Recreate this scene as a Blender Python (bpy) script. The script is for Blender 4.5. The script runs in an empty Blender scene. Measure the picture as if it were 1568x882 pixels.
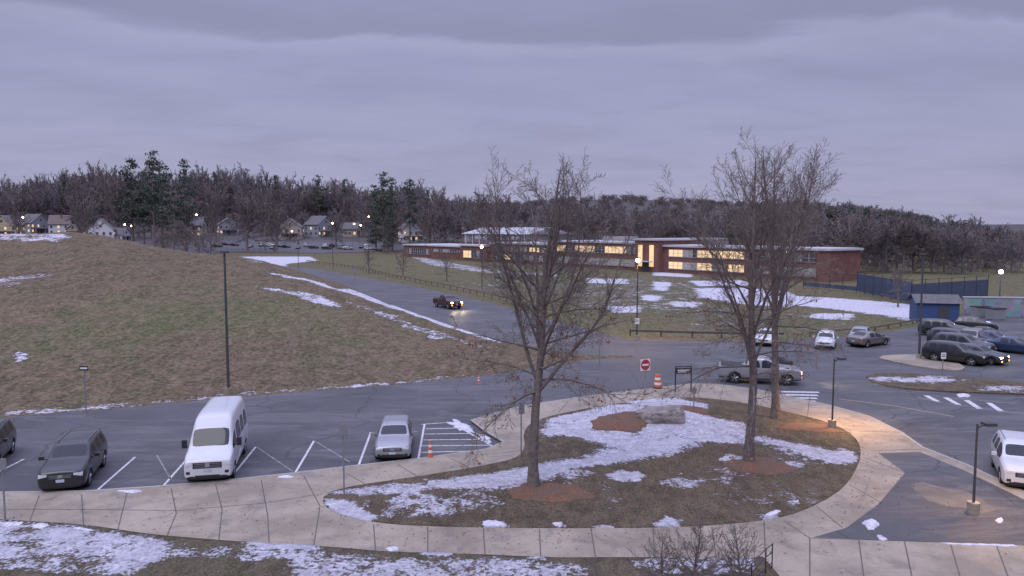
import bpy, bmesh, math, random
import numpy as np
from mathutils import Vector, Matrix, geometry
from mathutils import noise as mn
from mathutils.bvhtree import BVHTree
random.seed(7); np.random.seed(7)
SC=bpy.context.scene
SC.view_settings.view_transform='Standard'; SC.view_settings.look='None'; SC.view_settings.exposure=0
# ---- survey: the mast camera stands 11.2 m above the road at the origin, looking along +Y
F=1150.; CH=11.2; PIT=math.radians(4.5)
def ray(u,v):
    x=(u-784)/F; y=-(v-441)/F
    return np.array([x, math.cos(PIT)+y*math.sin(PIT), -math.sin(PIT)+y*math.cos(PIT)])
def G(u,v,z=0.0):
    d=ray(u,v); t=(z-CH)/d[2]; return (d[0]*t,d[1]*t)
# ---------------------------------------------------------------- terrain height
_xs=np.arange(-400,41,1.0)
def _sm(xp,fp,sd=3):
    a=np.interp(_xs,xp,fp); k=np.exp(-np.arange(-12,13)**2/(2*sd*sd)); k/=k.sum()
    return np.convolve(np.pad(a,12,mode='edge'),k,mode='valid')
YN=_sm([-400,-120,-60,-30.6,-18.9,-8.6,-1.7,3,7,40],[20,36,41,45.2,50.4,54.2,57.6,60.5,64.5,64.5],1.2)
YF=_sm([-400,-200,-106,-74,-37,-12.4,-.9,7,40],[640,400,266,220,159,97,72,66,66],1.5)
YR=_sm([-250,-120,-75,-43,-23,-12,0,7,40],[140,125,118,110,95,82,66.5,65.3,65.3])
RH=_sm([-120,-75,-43,-23,-12,0,7,40],[11.6,10.3,7,4,1.8,.35,0,0])
def sst(a,b,x):
    t=np.clip((x-a)/(b-a),0,1); return t*t*(3-2*t)
def hz(x,y):
    x=np.asarray(x,float); y=np.asarray(y,float)
    yn=np.interp(x,_xs,YN); yf=np.interp(x,_xs,YF); yr=np.interp(x,_xs,YR); r=np.interp(x,_xs,RH)
    s1=np.clip((y-yn)/np.maximum(yr-yn,.3),0,1); s2=np.clip((yf-y)/np.maximum(yf-yr,.3),0,1)
    p=np.where(y<yr, np.sin(s1*math.pi/2)**1.15, s2*s2*(3-2*s2))
    m=r*p*(1+.05*np.sin(x*.21+y*.13)+.03*np.sin(x*.5-y*.37))
    east=1-.75*sst(.42,.60,x/np.maximum(y,60.))
    far=10.5*sst(315,500,y)+32*sst(620,1250,y)*east+26*np.exp(-((x-215)/190)**2-((y-1450)/260)**2)
    far+= sst(420,700,y)*2.0*np.sin(x*.013+1)
    return m+far
def GT(u,v):
    d=ray(u,v); ys=np.geomspace(15,2600,7000); t=ys/d[1]
    X=d[0]*t; Z=CH+d[2]*t; k=np.nonzero(Z<=hz(X,ys))[0]
    i=k[0] if len(k) else -1
    return (float(X[i]),float(ys[i]))
# ---------------------------------------------------------------- node helpers
class NT:
    def __init__(s,name):
        s.m=bpy.data.materials.new(name); s.m.use_nodes=True; s.t=s.m.node_tree; s.b=s.t.nodes['Principled BSDF']
    def n(s,ty,**k):
        q=s.t.nodes.new(ty)
        for a,b in k.items(): setattr(q,a,b)
        return q
    def set(s,sock,val):
        if isinstance(val,bpy.types.NodeSocket): s.t.links.new(val,sock)
        else:
            if sock.type=='RGBA' and len(val)==3: val=(*val,1)
            sock.default_value=val
    def pos(s,sc=(1,1,1),obj=False):
        if obj: o=s.n('ShaderNodeTexCoord').outputs['Object']
        else: o=s.n('ShaderNodeNewGeometry').outputs['Position']
        mp=s.n('ShaderNodeMapping'); s.t.links.new(o,mp.inputs[0]); mp.inputs['Scale'].default_value=sc
        return mp.outputs[0]
    def noise(s,scale,det=4,ro=.6,vec=None,dist=0):
        q=s.n('ShaderNodeTexNoise'); q.inputs['Scale'].default_value=scale; q.inputs['Detail'].default_value=det
        q.inputs['Roughness'].default_value=ro; q.inputs['Distortion'].default_value=dist
        s.t.links.new(vec if vec else s.pos(),q.inputs['Vector']); return q.outputs['Fac']
    def ramp(s,f,a,b):
        q=s.n('ShaderNodeMapRange'); s.set(q.inputs[0],f); q.inputs[1].default_value=a; q.inputs[2].default_value=b
        return q.outputs[0]
    def mix(s,f,a,b,bt='MIX'):
        q=s.n('ShaderNodeMix',data_type='RGBA',blend_type=bt); s.set(q.inputs[0],f); s.set(q.inputs[6],a); s.set(q.inputs[7],b); return q.outputs[2]
    def ma(s,op,a,b=0.):
        q=s.n('ShaderNodeMath',operation=op); s.set(q.inputs[0],a); s.set(q.inputs[1],b); return q.outputs[0]
    def attr(s,nm): return s.n('ShaderNodeAttribute',attribute_name=nm).outputs['Fac']
    def bump(s,h,st=.5,d=.05):
        q=s.n('ShaderNodeBump'); q.inputs['Strength'].default_value=st; q.inputs['Distance'].default_value=d
        s.t.links.new(h,q.inputs['Height']); s.t.links.new(q.outputs[0],s.b.inputs['Normal'])
    def fin(s,col,rough=.8,**k):
        s.set(s.b.inputs['Base Color'],col); s.set(s.b.inputs['Roughness'],rough)
        for a,b in k.items(): s.set(s.b.inputs[a.replace('_',' ')],b)
        return s.m
def simple(name,c,rough=.6,var=.15,scale=3,metal=0,em=None,es=0,coat=0,obj=True,spec=.5,bump=0):
    t=NT(name); p=t.pos(obj=obj)
    f=t.noise(scale,5,.65,p)
    col=t.mix(t.ramp(f,.25,.75),tuple(x*(1-var) for x in c),tuple(min(1,x*(1+var)) for x in c))
    if bump: t.bump(f,bump,.03)
    k=dict(Metallic=metal,Coat_Weight=coat,Specular_IOR_Level=spec)
    if em: k['Emission_Color']=em; k['Emission_Strength']=es
    return t.fin(col,rough,**k)
def snow_over(t,col,amp=1.5,sc=1.6):
    p=t.pos()
    n1=t.noise(sc,9,.74,p,.4); n2=t.noise(sc*5.5,5,.7,p); n0=t.noise(sc*.35,3,.5,p)
    a=t.attr('snow')
    v=t.ma('ADD',a,t.ma('MULTIPLY',t.ma('SUBTRACT',n1,.5),amp)); v=t.ma('ADD',v,t.ma('MULTIPLY',t.ma('SUBTRACT',n2,.5),1.3)); v=t.ma('ADD',v,t.ma('MULTIPLY',t.ma('SUBTRACT',n0,.5),.7))
    mk=t.ramp(v,.44,.62)
    sn=t.mix(t.ramp(t.noise(2.2,7,.75,p),.38,.62),(.42,.41,.48),(.68,.68,.77))
    sn=t.mix(t.ma('MULTIPLY',t.ramp(n2,.58,.44),.35),sn,(.26,.24,.25))   # dirty thin snow
    halo=t.ramp(v,.15,.45)
    col=t.mix(t.ma('MULTIPLY',halo,.35),col,(.065,.055,.045))
    return t.mix(mk,col,sn)
def m_grass(name,brown,dark,green,straw=(.25,.21,.145),sc=1.6,fine=9,amp=1.5,mot=1.):
    t=NT(name); p=t.pos()
    big=t.noise(.085,6,.7,p); mid=t.noise(.6*mot,7,.72,p); fi=t.noise(fine,5,.75,p); st=t.noise(1.7*mot,6,.8,t.pos((1,.45,1)),.5); bg2=t.noise(.16,5,.65,t.pos((1,.6,1)),.8)
    c=t.mix(t.ramp(mid,.40,.60),brown,dark)
    ga=t.ma('ADD',t.attr('green'),t.ma('MULTIPLY',t.ma('SUBTRACT',big,.5),2.6))
    ga=t.ma('ADD',ga,t.ma('MULTIPLY',t.ma('SUBTRACT',mid,.5),2.0))
    c=t.mix(t.ramp(ga,.10,1.0),c,green)
    c=t.mix(t.ma('MULTIPLY',t.ramp(bg2,.52,.62),.50),c,(.185,.130,.088))      # dead, dried-out areas
    c=t.mix(t.ma('MULTIPLY',t.ramp(st,.47,.60),.58),c,straw)
    c=t.mix(t.ma('MULTIPLY',t.ramp(st,.47,.36),.50),c,(.045,.038,.026))
    c=t.mix(t.ramp(fi,.40,.60),t.mix(.50,c,(.02,.018,.012)),t.mix(.30,c,straw))
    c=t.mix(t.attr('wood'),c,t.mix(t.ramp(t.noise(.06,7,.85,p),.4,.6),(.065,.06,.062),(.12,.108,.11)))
    c=snow_over(t,c,amp,sc)
    t.bump(t.ma('ADD',fi,t.ma('MULTIPLY',mid,2)),.9,.10)
    return t.fin(c,.95,Specular_IOR_Level=.12)
M={}
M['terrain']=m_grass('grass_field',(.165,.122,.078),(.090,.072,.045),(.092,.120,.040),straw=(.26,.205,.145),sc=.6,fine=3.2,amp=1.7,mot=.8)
M['lawn']=m_grass('lawn_grass',(.155,.118,.088),(.085,.068,.052),(.10,.11,.052),sc=1.2,fine=12,amp=1.7,mot=1.2)
def m_asph():
    t=NT('asphalt'); p=t.pos()
    a=t.noise(.13,6,.7,p); b=t.noise(30,3,.8,p); s=t.noise(.5,6,.7,t.pos((.25,1.2,1)),1.); g=t.noise(1.6,6,.75,p)
    c=t.mix(t.ramp(a,.40,.60),(.058,.060,.068),(.100,.100,.110))
    c=t.mix(t.ma('MULTIPLY',t.ramp(s,.5,.62),.8),c,(.135,.135,.143))
    c=t.mix(t.ma('MULTIPLY',t.ramp(g,.55,.66),.35),c,(.045,.045,.05))
    c=t.mix(t.ramp(b,.35,.65),t.mix(.25,c,(.03,.03,.034)),t.mix(.15,c,(.2,.2,.2)))
    v=t.n('ShaderNodeTexVoronoi',feature='DISTANCE_TO_EDGE'); v.inputs['Scale'].default_value=.16
    wob=t.n('ShaderNodeVectorMath',operation='ADD'); t.t.links.new(p,wob.inputs[0])
    nn=t.n('ShaderNodeTexNoise'); nn.inputs['Scale'].default_value=.6; nn.inputs['Detail'].default_value=5; t.t.links.new(p,nn.inputs['Vector']); t.t.links.new(nn.outputs['Color'],wob.inputs[1])
    t.t.links.new(wob.outputs[0],v.inputs['Vector'])
    cr=t.ramp(v.outputs[0],.010,.004)
    c=t.mix(t.ma('MULTIPLY',cr,.5),c,(.028,.028,.032))
    t.bump(b,.3,.01)
    return t.fin(c,t.ramp(a,-.6,1.2),Specular_IOR_Level=.3)
M['asph']=m_asph()
def m_conc():
    t=NT('concrete'); p=t.pos()
    a=t.noise(.30,6,.7,p); b=t.noise(14,4,.7,p); w=t.noise(.8,6,.75,p,.6)
    c=t.mix(t.ramp(a,.40,.60),(.250,.212,.165),(.365,.315,.250))
    c=t.mix(t.ma('MULTIPLY',t.ramp(w,.53,.62),.5),c,(.15,.13,.115))
    c=t.mix(t.ramp(b,.35,.65),t.mix(.18,c,(.1,.09,.08)),c)
    t.bump(b,.2,.01)
    return t.fin(c,t.ramp(w,.9,.3),Specular_IOR_Level=.3)
M['conc']=m_conc()
M['joint']=simple('joint_dark',(.12,.105,.09),.9)
M['curb']=simple('granite_curb',(.32,.30,.28),.8,.2,8,obj=False)
def m_paint(nm,lo,col):
    t=NT(nm); p=t.pos(); f=t.noise(5,6,.8,p)
    return t.fin(t.mix(t.ramp(f,lo,lo+.14),(.13,.13,.14),col),.7)
M['paint']=m_paint('worn_road_paint',.36,(.58,.58,.60)); M['fpaint']=m_paint('faded_road_paint',.44,(.32,.32,.34))
M['ypaint']=m_paint('yellow_road_paint',.38,(.36,.27,.12))
def m_snow():
    t=NT('snow'); p=t.pos(); f=t.noise(5,7,.75,p)
    t.bump(f,.6,.05); return t.fin(t.mix(t.ramp(f,.38,.62),(.40,.39,.45),(.68,.68,.76)),.8)
M['snow']=m_snow()
def m_mulch():
    t=NT('mulch'); p=t.pos(); f=t.noise(14,5,.8,p); g=t.noise(1.1,5,.7,p)
    t.bump(f,.9,.05)
    c=t.mix(t.ramp(f,.40,.60),(.07,.036,.024),(.29,.135,.075)); c=t.mix(t.ma('MULTIPLY',t.ramp(g,.42,.58),.85),c,(.125,.092,.066))
    return t.fin(c,.95)
M['mulch']=m_mulch()
M['bark']=simple('tree_bark',(.155,.130,.120),.95,.5,6,obj=False,spec=.1,bump=.6)
M['twig']=simple('tree_twigs',(.195,.162,.150),.95,.35,2,obj=False,spec=.1)
M['fartwig']=simple('distant_branches',(.195,.175,.185),1,.45,.05,obj=False,spec=.05)  # both distant branch colours lightened to carry the lavender distance haze
M['fartwig2']=simple('distant_branches_reddish',(.205,.172,.168),1,.45,.05,obj=False,spec=.05)
M['deadleaf']=simple('retained_leaves',(.26,.14,.085),.9,.5,4,obj=False,spec=.1)
M['needle']=simple('conifer_needles',(.078,.098,.076),.9,.6,.8,obj=False,spec=.15)
M['black']=simple('black_metal',(.02,.02,.022),.45)
M['dgrey']=simple('dark_grey_metal',(.06,.062,.07),.5)
M['galv']=simple('galvanised_steel',(.30,.30,.31),.45,.2,6,metal=.6)
M['wood']=simple('weathered_wood',(.17,.13,.10),.9,.3,6)
M['tyre']=simple('tyre_rubber',(.018,.018,.02),.85)
M['rim']=simple('alloy_rim',(.42,.42,.44),.3,.1,5,metal=.8)
M['glass']=simple('car_glass',(.016,.019,.026),.07,.1,2,spec=.5)
M['trim']=simple('black_trim',(.022,.022,.024),.6)
M['lens']=simple('headlight_lens',(.50,.51,.55),.12,.2,9,coat=.5)
M['red']=simple('tail_light',(.35,.02,.02),.2,coat=1)
M['redlit']=simple('tail_light_lit',(.5,.03,.02),.3,em=(1,.06,.03),es=4)
M['headlit']=simple('headlight_lit',(1,.9,.7),.3,em=(1,.74,.42),es=22)
M['amberlit']=simple('marker_lit',(1,.5,.1),.3,em=(1,.30,.06),es=6)
M['plate']=simple('licence_plate',(.42,.47,.55),.5)
M['white']=simple('white_paint',(.62,.62,.64),.5)
M['signw']=simple('sign_white',(.72,.72,.74),.5,.05)
M['signr']=simple('sign_red',(.42,.035,.04),.5,.1)
M['signb']=simple('sign_back_aluminium',(.23,.23,.25),.5,.1)
M['orange']=simple('safety_orange',(.58,.14,.05),.6,.15)
def carpaint(n,c,metal=.3): return simple(n,c,.30,.06,2,metal=metal,coat=.7)
P_={k:carpaint(k+'_car_paint',c,m) for k,c,m in [('black',(.014,.015,.018),.2),('charcoal',(.045,.05,.058),.4),('silver',(.30,.31,.34),.45),('white',(.56,.57,.61),0),('blue',(.03,.05,.11),.3),('tan',(.20,.19,.175),.4),('red',(.25,.02,.02),.2),('maroon',(.07,.016,.016),.3)]}
def m_brick():
    t=NT('brick_wall'); p=t.pos(obj=True); f=t.noise(.5,6,.7,p); g=t.noise(6,3,.7,p)
    c=t.mix(t.ramp(f,.35,.65),(.15,.070,.062),(.25,.12,.102)); c=t.mix(t.ramp(g,.3,.7),c,t.mix(.3,c,(.05,.03,.03)))
    return t.fin(c,.9)
M['brick']=m_brick()
M['cream']=simple('cream_panel',(.32,.30,.29),.8,.2,.6)
M['roofw']=simple('pale_roof',(.42,.42,.46),.8,.2,.2)
M['roofd']=simple('shingle_roof',(.12,.115,.125),.9,.3,2); M['roofe']=simple('brown_shingle_roof',(.15,.12,.11),.9,.3,2)
M['fascia']=simple('white_fascia',(.47,.47,.50),.7)
M['win']=simple('window_glass',(.06,.065,.08),.12,.4,.5)
M['winlit']=simple('lit_window',(.5,.38,.2),.4,.5,.4,em=(1,.68,.36),es=.80)
M['winpale']=simple('window_blinds',(.36,.34,.30),.5,.35,.45)
M['housey']=simple('clapboard_cream',(.50,.43,.31),.8); M['housew']=simple('clapboard_white',(.60,.60,.64),.8)
M['houseg']=simple('clapboard_grey',(.27,.28,.31),.8); M['houset']=simple('clapboard_tan',(.35,.30,.25),.8)
M['lampw']=simple('lamp_glow_warm',(1,.8,.6),.4,em=(1,.66,.38),es=22)
M['lampp']=simple('lamp_glow_violet',(.8,.7,1),.4,em=(.62,.50,1),es=30)
M['shed']=simple('blue_shed',(.035,.075,.19),.6)
M['screen']=simple('court_windscreen',(.055,.075,.125),.8,.2,1)
def m_mural():
    t=NT('mural_paint'); p=t.pos(obj=True)
    v=t.n('ShaderNodeTexVoronoi'); v.inputs['Scale'].default_value=1.3; t.t.links.new(p,v.inputs['Vector'])
    return t.fin(t.mix(.80,v.outputs['Color'],(.19,.19,.26)),.8)
M['mural']=m_mural()
def m_rock():
    t=NT('granite_boulder'); p=t.pos(obj=True); f=t.noise(2.6,8,.8,p); t.bump(f,1.,.10)
    return t.fin(t.mix(t.ramp(f,.40,.60),(.16,.14,.13),(.36,.32,.29)),.9)
M['rock']=m_rock()
# ---------------------------------------------------------------- mesh helpers
def link(o): SC.collection.objects.link(o); return o
def empty(name,loc=(0,0,0),rot=0):
    e=bpy.data.objects.new(name,None); e.location=loc; e.rotation_euler=(0,0,rot); return link(e)
def meshobj(name,vs,fs,mats,mi=None,smooth=False,parent=None):
    me=bpy.data.meshes.new(name); me.from_pydata(vs,[],fs)
    for m in mats: me.materials.append(m)
    if mi is not None: me.polygons.foreach_set('material_index',mi)
    if smooth: me.polygons.foreach_set('use_smooth',[True]*len(me.polygons))
    me.update(); o=link(bpy.data.objects.new(name,me))
    if parent: o.parent=parent
    return o
class B:
    def __init__(s): s.v=[];s.f=[];s.m=[];s.mats=[]
    def mi(s,m):
        m=M[m] if isinstance(m,str) else m
        if m not in s.mats: s.mats.append(m)
        return s.mats.index(m)
    def quad(s,pts,m):
        n=len(s.v); s.v+=[tuple(p) for p in pts]; s.f.append(tuple(range(n,n+len(pts)))); s.m.append(s.mi(m))
    def box(s,c,d,m,rz=0,taper=1):
        n=len(s.v); cr,sr=math.cos(rz),math.sin(rz)
        for dz in(-.5,.5):
            k=taper if dz>0 else 1
            for dx,dy in((-.5,-.5),(.5,-.5),(.5,.5),(-.5,.5)):
                x,y=dx*d[0]*k,dy*d[1]*k
                s.v.append((c[0]+x*cr-y*sr,c[1]+x*sr+y*cr,c[2]+dz*d[2]))
        for q in((0,3,2,1),(4,5,6,7),(0,1,5,4),(1,2,6,5),(2,3,7,6),(3,0,4,7)):
            s.f.append(tuple(n+i for i in q)); s.m.append(s.mi(m))
    def cyl(s,p0,p1,r0,r1,m,k=10):
        p0=Vector(p0);p1=Vector(p1);d=(p1-p0).normalized(); a=d.orthogonal().normalized(); b=d.cross(a); n=len(s.v)
        for p,r in((p0,r0),(p1,r1)):
            for i in range(k):
                w=2*math.pi*i/k; s.v.append(tuple(p+(a*math.cos(w)+b*math.sin(w))*r))
        for i in range(k):
            j=(i+1)%k; s.f.append((n+i,n+j,n+k+j,n+k+i)); s.m.append(s.mi(m))
        s.f.append(tuple(n+i for i in reversed(range(k)))); s.m.append(s.mi(m))
        s.f.append(tuple(n+k+i for i in range(k))); s.m.append(s.mi(m))
    def obj(s,name,loc=None,rot=0,parent=None,smooth=False):
        o=meshobj(name,s.v,s.f,s.mats,s.m,smooth,parent)
        if loc is not None: o.location=loc
        if rot: o.rotation_euler=(0,0,rot)
        return o
def chaikin(p,n=2):
    for _ in range(n):
        q=[]
        for i in range(len(p)):
            a=p[i];b=p[(i+1)%len(p)]
            q+=[(a[0]*.75+b[0]*.25,a[1]*.75+b[1]*.25),(a[0]*.25+b[0]*.75,a[1]*.25+b[1]*.75)]
        p=q
    return p
def sdf(X,Y,poly):
    poly=np.array(poly); d=np.full(X.shape,1e9); ins=np.zeros(X.shape,bool); n=len(poly)
    for i in range(n):
        a=poly[i];b=poly[(i+1)%n]; ex,ey=b-a; wx=X-a[0];wy=Y-a[1]
        t=np.clip((wx*ex+wy*ey)/(ex*ex+ey*ey+1e-9),0,1)
        d=np.minimum(d,np.hypot(wx-ex*t,wy-ey*t))
        c=((a[1]>Y)!=(b[1]>Y))
        with np.errstate(divide='ignore',invalid='ignore'):
            xi=(b[0]-a[0])*(Y-a[1])/(b[1]-a[1])+a[0]
        ins^= c&(X<xi)
    return np.where(ins,d,-d)
def snowval(X,Y,patches):
    s=np.full(X.shape,-.55)
    for poly,soft,mx in patches:
        pa=np.array(poly); lo=pa.min(0)-soft*4; hi=pa.max(0)+soft*4
        k=(X>lo[0])&(X<hi[0])&(Y>lo[1])&(Y<hi[1])
        if k.any():
            v=np.clip(.5+sdf(X[k],Y[k],poly)/(2*soft),-.55,mx); s[k]=np.maximum(s[k],v)
    return s
def setattr_(me,nm,arr):
    a=me.attributes.new(nm,'FLOAT','POINT'); a.data.foreach_set('value',np.asarray(arr,dtype=np.float32))
def sheet(name,poly,z,mat,res=0,zf=None,skirt=0,snow=None,green=0.,parent=None):
    poly=[tuple(p) for p in poly]; pts=list(poly)
    if res:
        dense=[]
        for i in range(len(poly)):
            a=poly[i];b=poly[(i+1)%len(poly)]; L=math.dist(a,b); k=max(1,int(L/(res*1.5)))
            for j in range(k): dense.append((a[0]+(b[0]-a[0])*j/k,a[1]+(b[1]-a[1])*j/k))
        pts=list(dense); nb=len(dense)
        pa=np.array(dense); xs=np.arange(pa[:,0].min(),pa[:,0].max(),res); ys=np.arange(pa[:,1].min(),pa[:,1].max(),res)
        X,Y=np.meshgrid(xs,ys); X=X+np.random.uniform(-.3,.3,X.shape)*res; Y=Y+np.random.uniform(-.3,.3,Y.shape)*res
        k=sdf(X.ravel(),Y.ravel(),poly)>res*.5
        pts+=list(zip(X.ravel()[k].tolist(),Y.ravel()[k].tolist()))
    else: nb=len(pts)
    r=geometry.delaunay_2d_cdt([Vector(p) for p in pts],[],[list(range(nb))],1,1e-5)
    V=np.array([(p[0],p[1]) for p in r[0]]); fs=[tuple(f) for f in r[2]]
    Z=np.full(len(V),z,float)
    if zf is not None: Z=Z+zf(V[:,0],V[:,1])
    S=None
    if snow is not None: S=snowval(V[:,0],V[:,1],snow); Z=Z+.05*np.clip(S-.35,0,.6)
    me=bpy.data.meshes.new(name); me.from_pydata(np.column_stack([V,Z]).tolist(),[],fs)
    bm=bmesh.new(); bm.from_mesh(me)
    bmesh.ops.recalc_face_normals(bm,faces=bm.faces)
    if sum(f.normal.z for f in bm.faces)<0: bmesh.ops.reverse_faces(bm,faces=bm.faces)
    bm.to_mesh(me)
    if S is not None:
        setattr_(me,'snow',S); setattr_(me,'green',np.full(len(V),green)); setattr_(me,'wood',np.zeros(len(V)))
    if skirt:
        bm.clear(); bm.from_mesh(me)
        be=[e for e in bm.edges if e.is_boundary]
        ex=bmesh.ops.extrude_edge_only(bm,edges=be)
        for g in ex['geom']:
            if isinstance(g,bmesh.types.BMVert): g.co.z=z-skirt
        bm.to_mesh(me)
    bm.free(); me.materials.append(M[mat] if isinstance(mat,str) else mat)
    if zf is not None: me.polygons.foreach_set('use_smooth',[True]*len(me.polygons))
    o=link(bpy.data.objects.new(name,me))
    if parent: o.parent=parent
    return o
def gp(l,z=0.): return [G(u,v,z) for u,v in l]
def gtp(l): return [GT(u,v) for u,v in l]
def ell(u,v,ru,rv,n=14,f=G):
    return [f(u+ru*math.cos(2*math.pi*i/n)*(1+.25*math.sin(3.1*i+u)),v+rv*math.sin(2*math.pi*i/n)*(1+.2*math.cos(2.3*i+v))) for i in range(n)]
def marking(name,lines,w,mat,z,parent=None):
    b=B()
    for l in lines:
        for p,q in zip(l[:-1],l[1:]):
            a=np.array(p);c=np.array(q);d=(c-a)/np.linalg.norm(c-a);n=np.array([-d[1],d[0]])*w/2
            b.quad([(*(a+n),z),(*(a-n),z),(*(c-n),z),(*(c+n),z)],mat)
    return b.obj(name,parent=parent)
# ---------------------------------------------------------------- terrain sheet
xs=np.concatenate([-np.geomspace(3500,92,60),np.arange(-90,90,.6),np.geomspace(92,3500,60)])
ys=np.concatenate([np.linspace(-60,20,15),np.arange(22,42,2),np.arange(42,135,.6),np.arange(136,300,1.5),np.geomspace(302,4200,90)])
X,Y=np.meshgrid(xs,ys); Z=hz(X,Y)
Z=Z+np.where(Z>.15,.07*np.sin(X*1.7+2*np.sin(Y*.6))*np.cos(Y*1.3+X*.4)+.10*np.sin(X*.43+Y*.2)*np.sin(Y*.37),0)*np.clip(Z,0,1)
nx,ny=len(xs),len(ys)
idx=np.arange(nx*ny).reshape(ny,nx)
fs=np.stack([idx[:-1,:-1],idx[:-1,1:],idx[1:,1:],idx[1:,:-1]],-1).reshape(-1,4)
xf,yf=X.ravel(),Y.ravel()
tsn=[]
def T(l,soft,mx=.8): tsn.append((gtp(l),soft,mx))
T([(365,392),(475,393),(486,399),(440,404),(390,401)],2.0,.95)
T([(405,416),(440,421),(520,443),(600,466),(680,493),(765,521),(770,526),(740,519),(660,493),(580,465),(500,441),(430,423)],.6,.72)
T([(390,436),(450,446),(520,464),(526,470),(480,463),(430,448)],.8,.62)
T([(520,455),(600,482),(680,510),(760,535),(745,534),(640,505),(560,474)],.6,.46)
T([(655,510),(678,516),(670,521),(652,515)],.5,.6)
T([(0,359),(60,358),(105,364),(85,371),(30,366),(0,366)],1.4,.52)
T([(0,430),(60,419),(75,421),(35,434),(0,438)],1.5,.42)
T([(18,541),(40,540),(45,550),(28,556)],.4,.58)
T([(0,631),(200,617),(350,602),(600,585),(740,570),(742,575),(600,589),(350,608),(200,623),(0,638)],.3,.42)
T([(1062,442),(1130,440),(1195,445),(1240,457),(1205,471),(1130,465),(1075,456)],1.8,.95)
T([(1190,452),(1290,457),(1400,466),(1430,485),(1420,496),(1360,484),(1290,475),(1205,466)],1.8,.88)
for l in [[(1000,431),(1030,433),(1020,446),(1000,443)],[(985,451),(1018,454),(1006,462),(980,459)],[(1028,461),(1075,463),(1068,472),(1030,469)],[(900,426),(962,427),(962,435),(900,433)],[(928,469),(978,468),(978,478),(933,479)],[(1240,479),(1305,481),(1305,490),(1240,487)],[(1000,416),(1060,420),(1060,425),(1000,422)]]: T(l,1.2,.78)
T([(1055,430),(1135,429),(1155,437),(1070,438)],1.2,.72)
T([(620,388),(680,401),(750,413),(850,420),(850,423),(740,417),(660,406)],1.5,.50)
T([(880,436),(1000,425),(1100,440),(1060,480),(900,470)],3,.33); T([(690,428),(860,426),(860,450),(720,445)],3,.28); T([(1080,470),(1300,490),(1300,505),(1080,505)],3,.25)
snv=snowval(xf,yf,tsn)
yfar=np.interp(xf,_xs,YF)
grn=np.where((yf>yfar+6)&(yf<330),.82,.08)
for u,v,r,a in [(200,490,10,.85),(400,480,10,.8),(300,450,10,.4),(620,520,6,.4),(60,500,8,.45),(480,540,6,.4),(120,590,6,.4)]:
    gx,gy=GT(u,v); grn=np.maximum(grn,a*np.exp(-((xf-gx)**2+((yf-gy)*.8)**2)/r**2))
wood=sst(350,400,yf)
ter=meshobj('ground_terrain',np.column_stack([xf,yf,Z.ravel()]).tolist(),fs.tolist(),[M['terrain']],smooth=True)
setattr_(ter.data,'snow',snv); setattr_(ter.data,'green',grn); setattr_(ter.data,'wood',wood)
# ---------------------------------------------------------------- roads
road=gp([(-260,660),(0,640),(200,624),(350,609),(600,590),(740,576),(840,560)])+[(5.5,63.5)]+gp([(868,540),(820,530),(770,524),(700,502),(640,481),(560,453),(500,433),(400,409)])
road+=[(-76,216),(-108,264),(-135,300),(-128,306),(-100,276),(-66,222)]
road+=gp([(480,411),(600,432),(700,452),(760,466),(850,492),(960,519),(1060,522),(1180,524),(1340,512),(1420,497),(1480,488),(1750,478),(1900,700),(2100,1100)])
road+=[(14,5),(-20,5)]+gp([(-700,1000),(-700,760)])
sheet('asphalt_road',road,.006,'asph',res=4.)
lot=[GT(250,382),GT(330,386),GT(480,388),GT(610,385),GT(640,378),GT(560,371),GT(400,369),GT(200,369)]
sheet('distant_parking_lot',lot,.15,'asph',res=6,zf=lambda x,y:hz(x,y))
walk=gp([(-400,770),(0,758),(130,756),(250,748),(350,739),(450,728),(540,717),(640,706),(745,691),(772,680),(745,664),(722,646),(800,624),(900,609),(1000,597),(1060,590),(1100,591),(1160,599),(1270,623),(1330,640),(1380,665),(1412,688),(1480,715),(1568,757),(1850,880),(2100,1100)])+[(13,7),(-18,7)]+gp([(-600,1000)])
sheet('concrete_sidewalk',walk,.12,'conc',res=1.5,skirt=.14)
marking('granite_kerb',[walk[0:24]],.16,'curb',.125)
apron=gp([(1345,694),(1408,692),(1478,721),(1566,764),(1840,890),(1850,905),(1568,834),(1400,829),(1245,823),(1296,808),(1345,772),(1386,724)],.12)
sheet('asphalt_apron',apron,.1245,'asph',res=1.5)
lit_band=gp([(1392,742),(1412,738),(1440,746),(1478,752),(1505,766),(1528,781),(1502,787),(1478,778),(1450,776),(1420,766),(1404,754)],.12)
sheet('painted_lit_band',lit_band,.129,simple('asphalt_painted_lit',(.115,.108,.102),.8,.4,.9,obj=False),res=1)  # lamplit band on the apron, painted in as a lighter warm tone
isl=chaikin(gp([(488,762),(525,746),(640,730),(760,710),(806,696),(800,652),(850,634),(950,617),(1040,607),(1120,613),(1200,629),(1290,652),(1324,685),(1302,740),(1255,772),(1190,796),(1050,808),(850,809),(680,807),(580,802),(508,786)],.12),2)
bx,by=G(1010,648)
def islz(x,y):
    d=sdf(x,y,isl); e=np.clip(d/2.5,0,1); e=e*e*(3-2*e)
    return e*.12+.6*np.exp(-(((x-bx)/3.8)**2+((y-by)/2.8)**2))*e+.05*e*np.sin(x*1.3)*np.cos(y*1.1)
isn=[]
def I(l,soft=.22,mx=.85): isn.append((gp(l,.2),soft,mx))
I([(640,740),(720,729),(830,712),(900,700),(930,686),(880,674),(828,664),(832,642),(930,620),(1040,609),(1085,622),(1064,642),(1100,650),(1140,652),(1150,664),(1180,673),(1240,685),(1316,689),(1290,710),(1240,702),(1160,680),(1080,678),(1030,700),(900,715),(830,736),(760,752),(680,752)],.75,.80)
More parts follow.
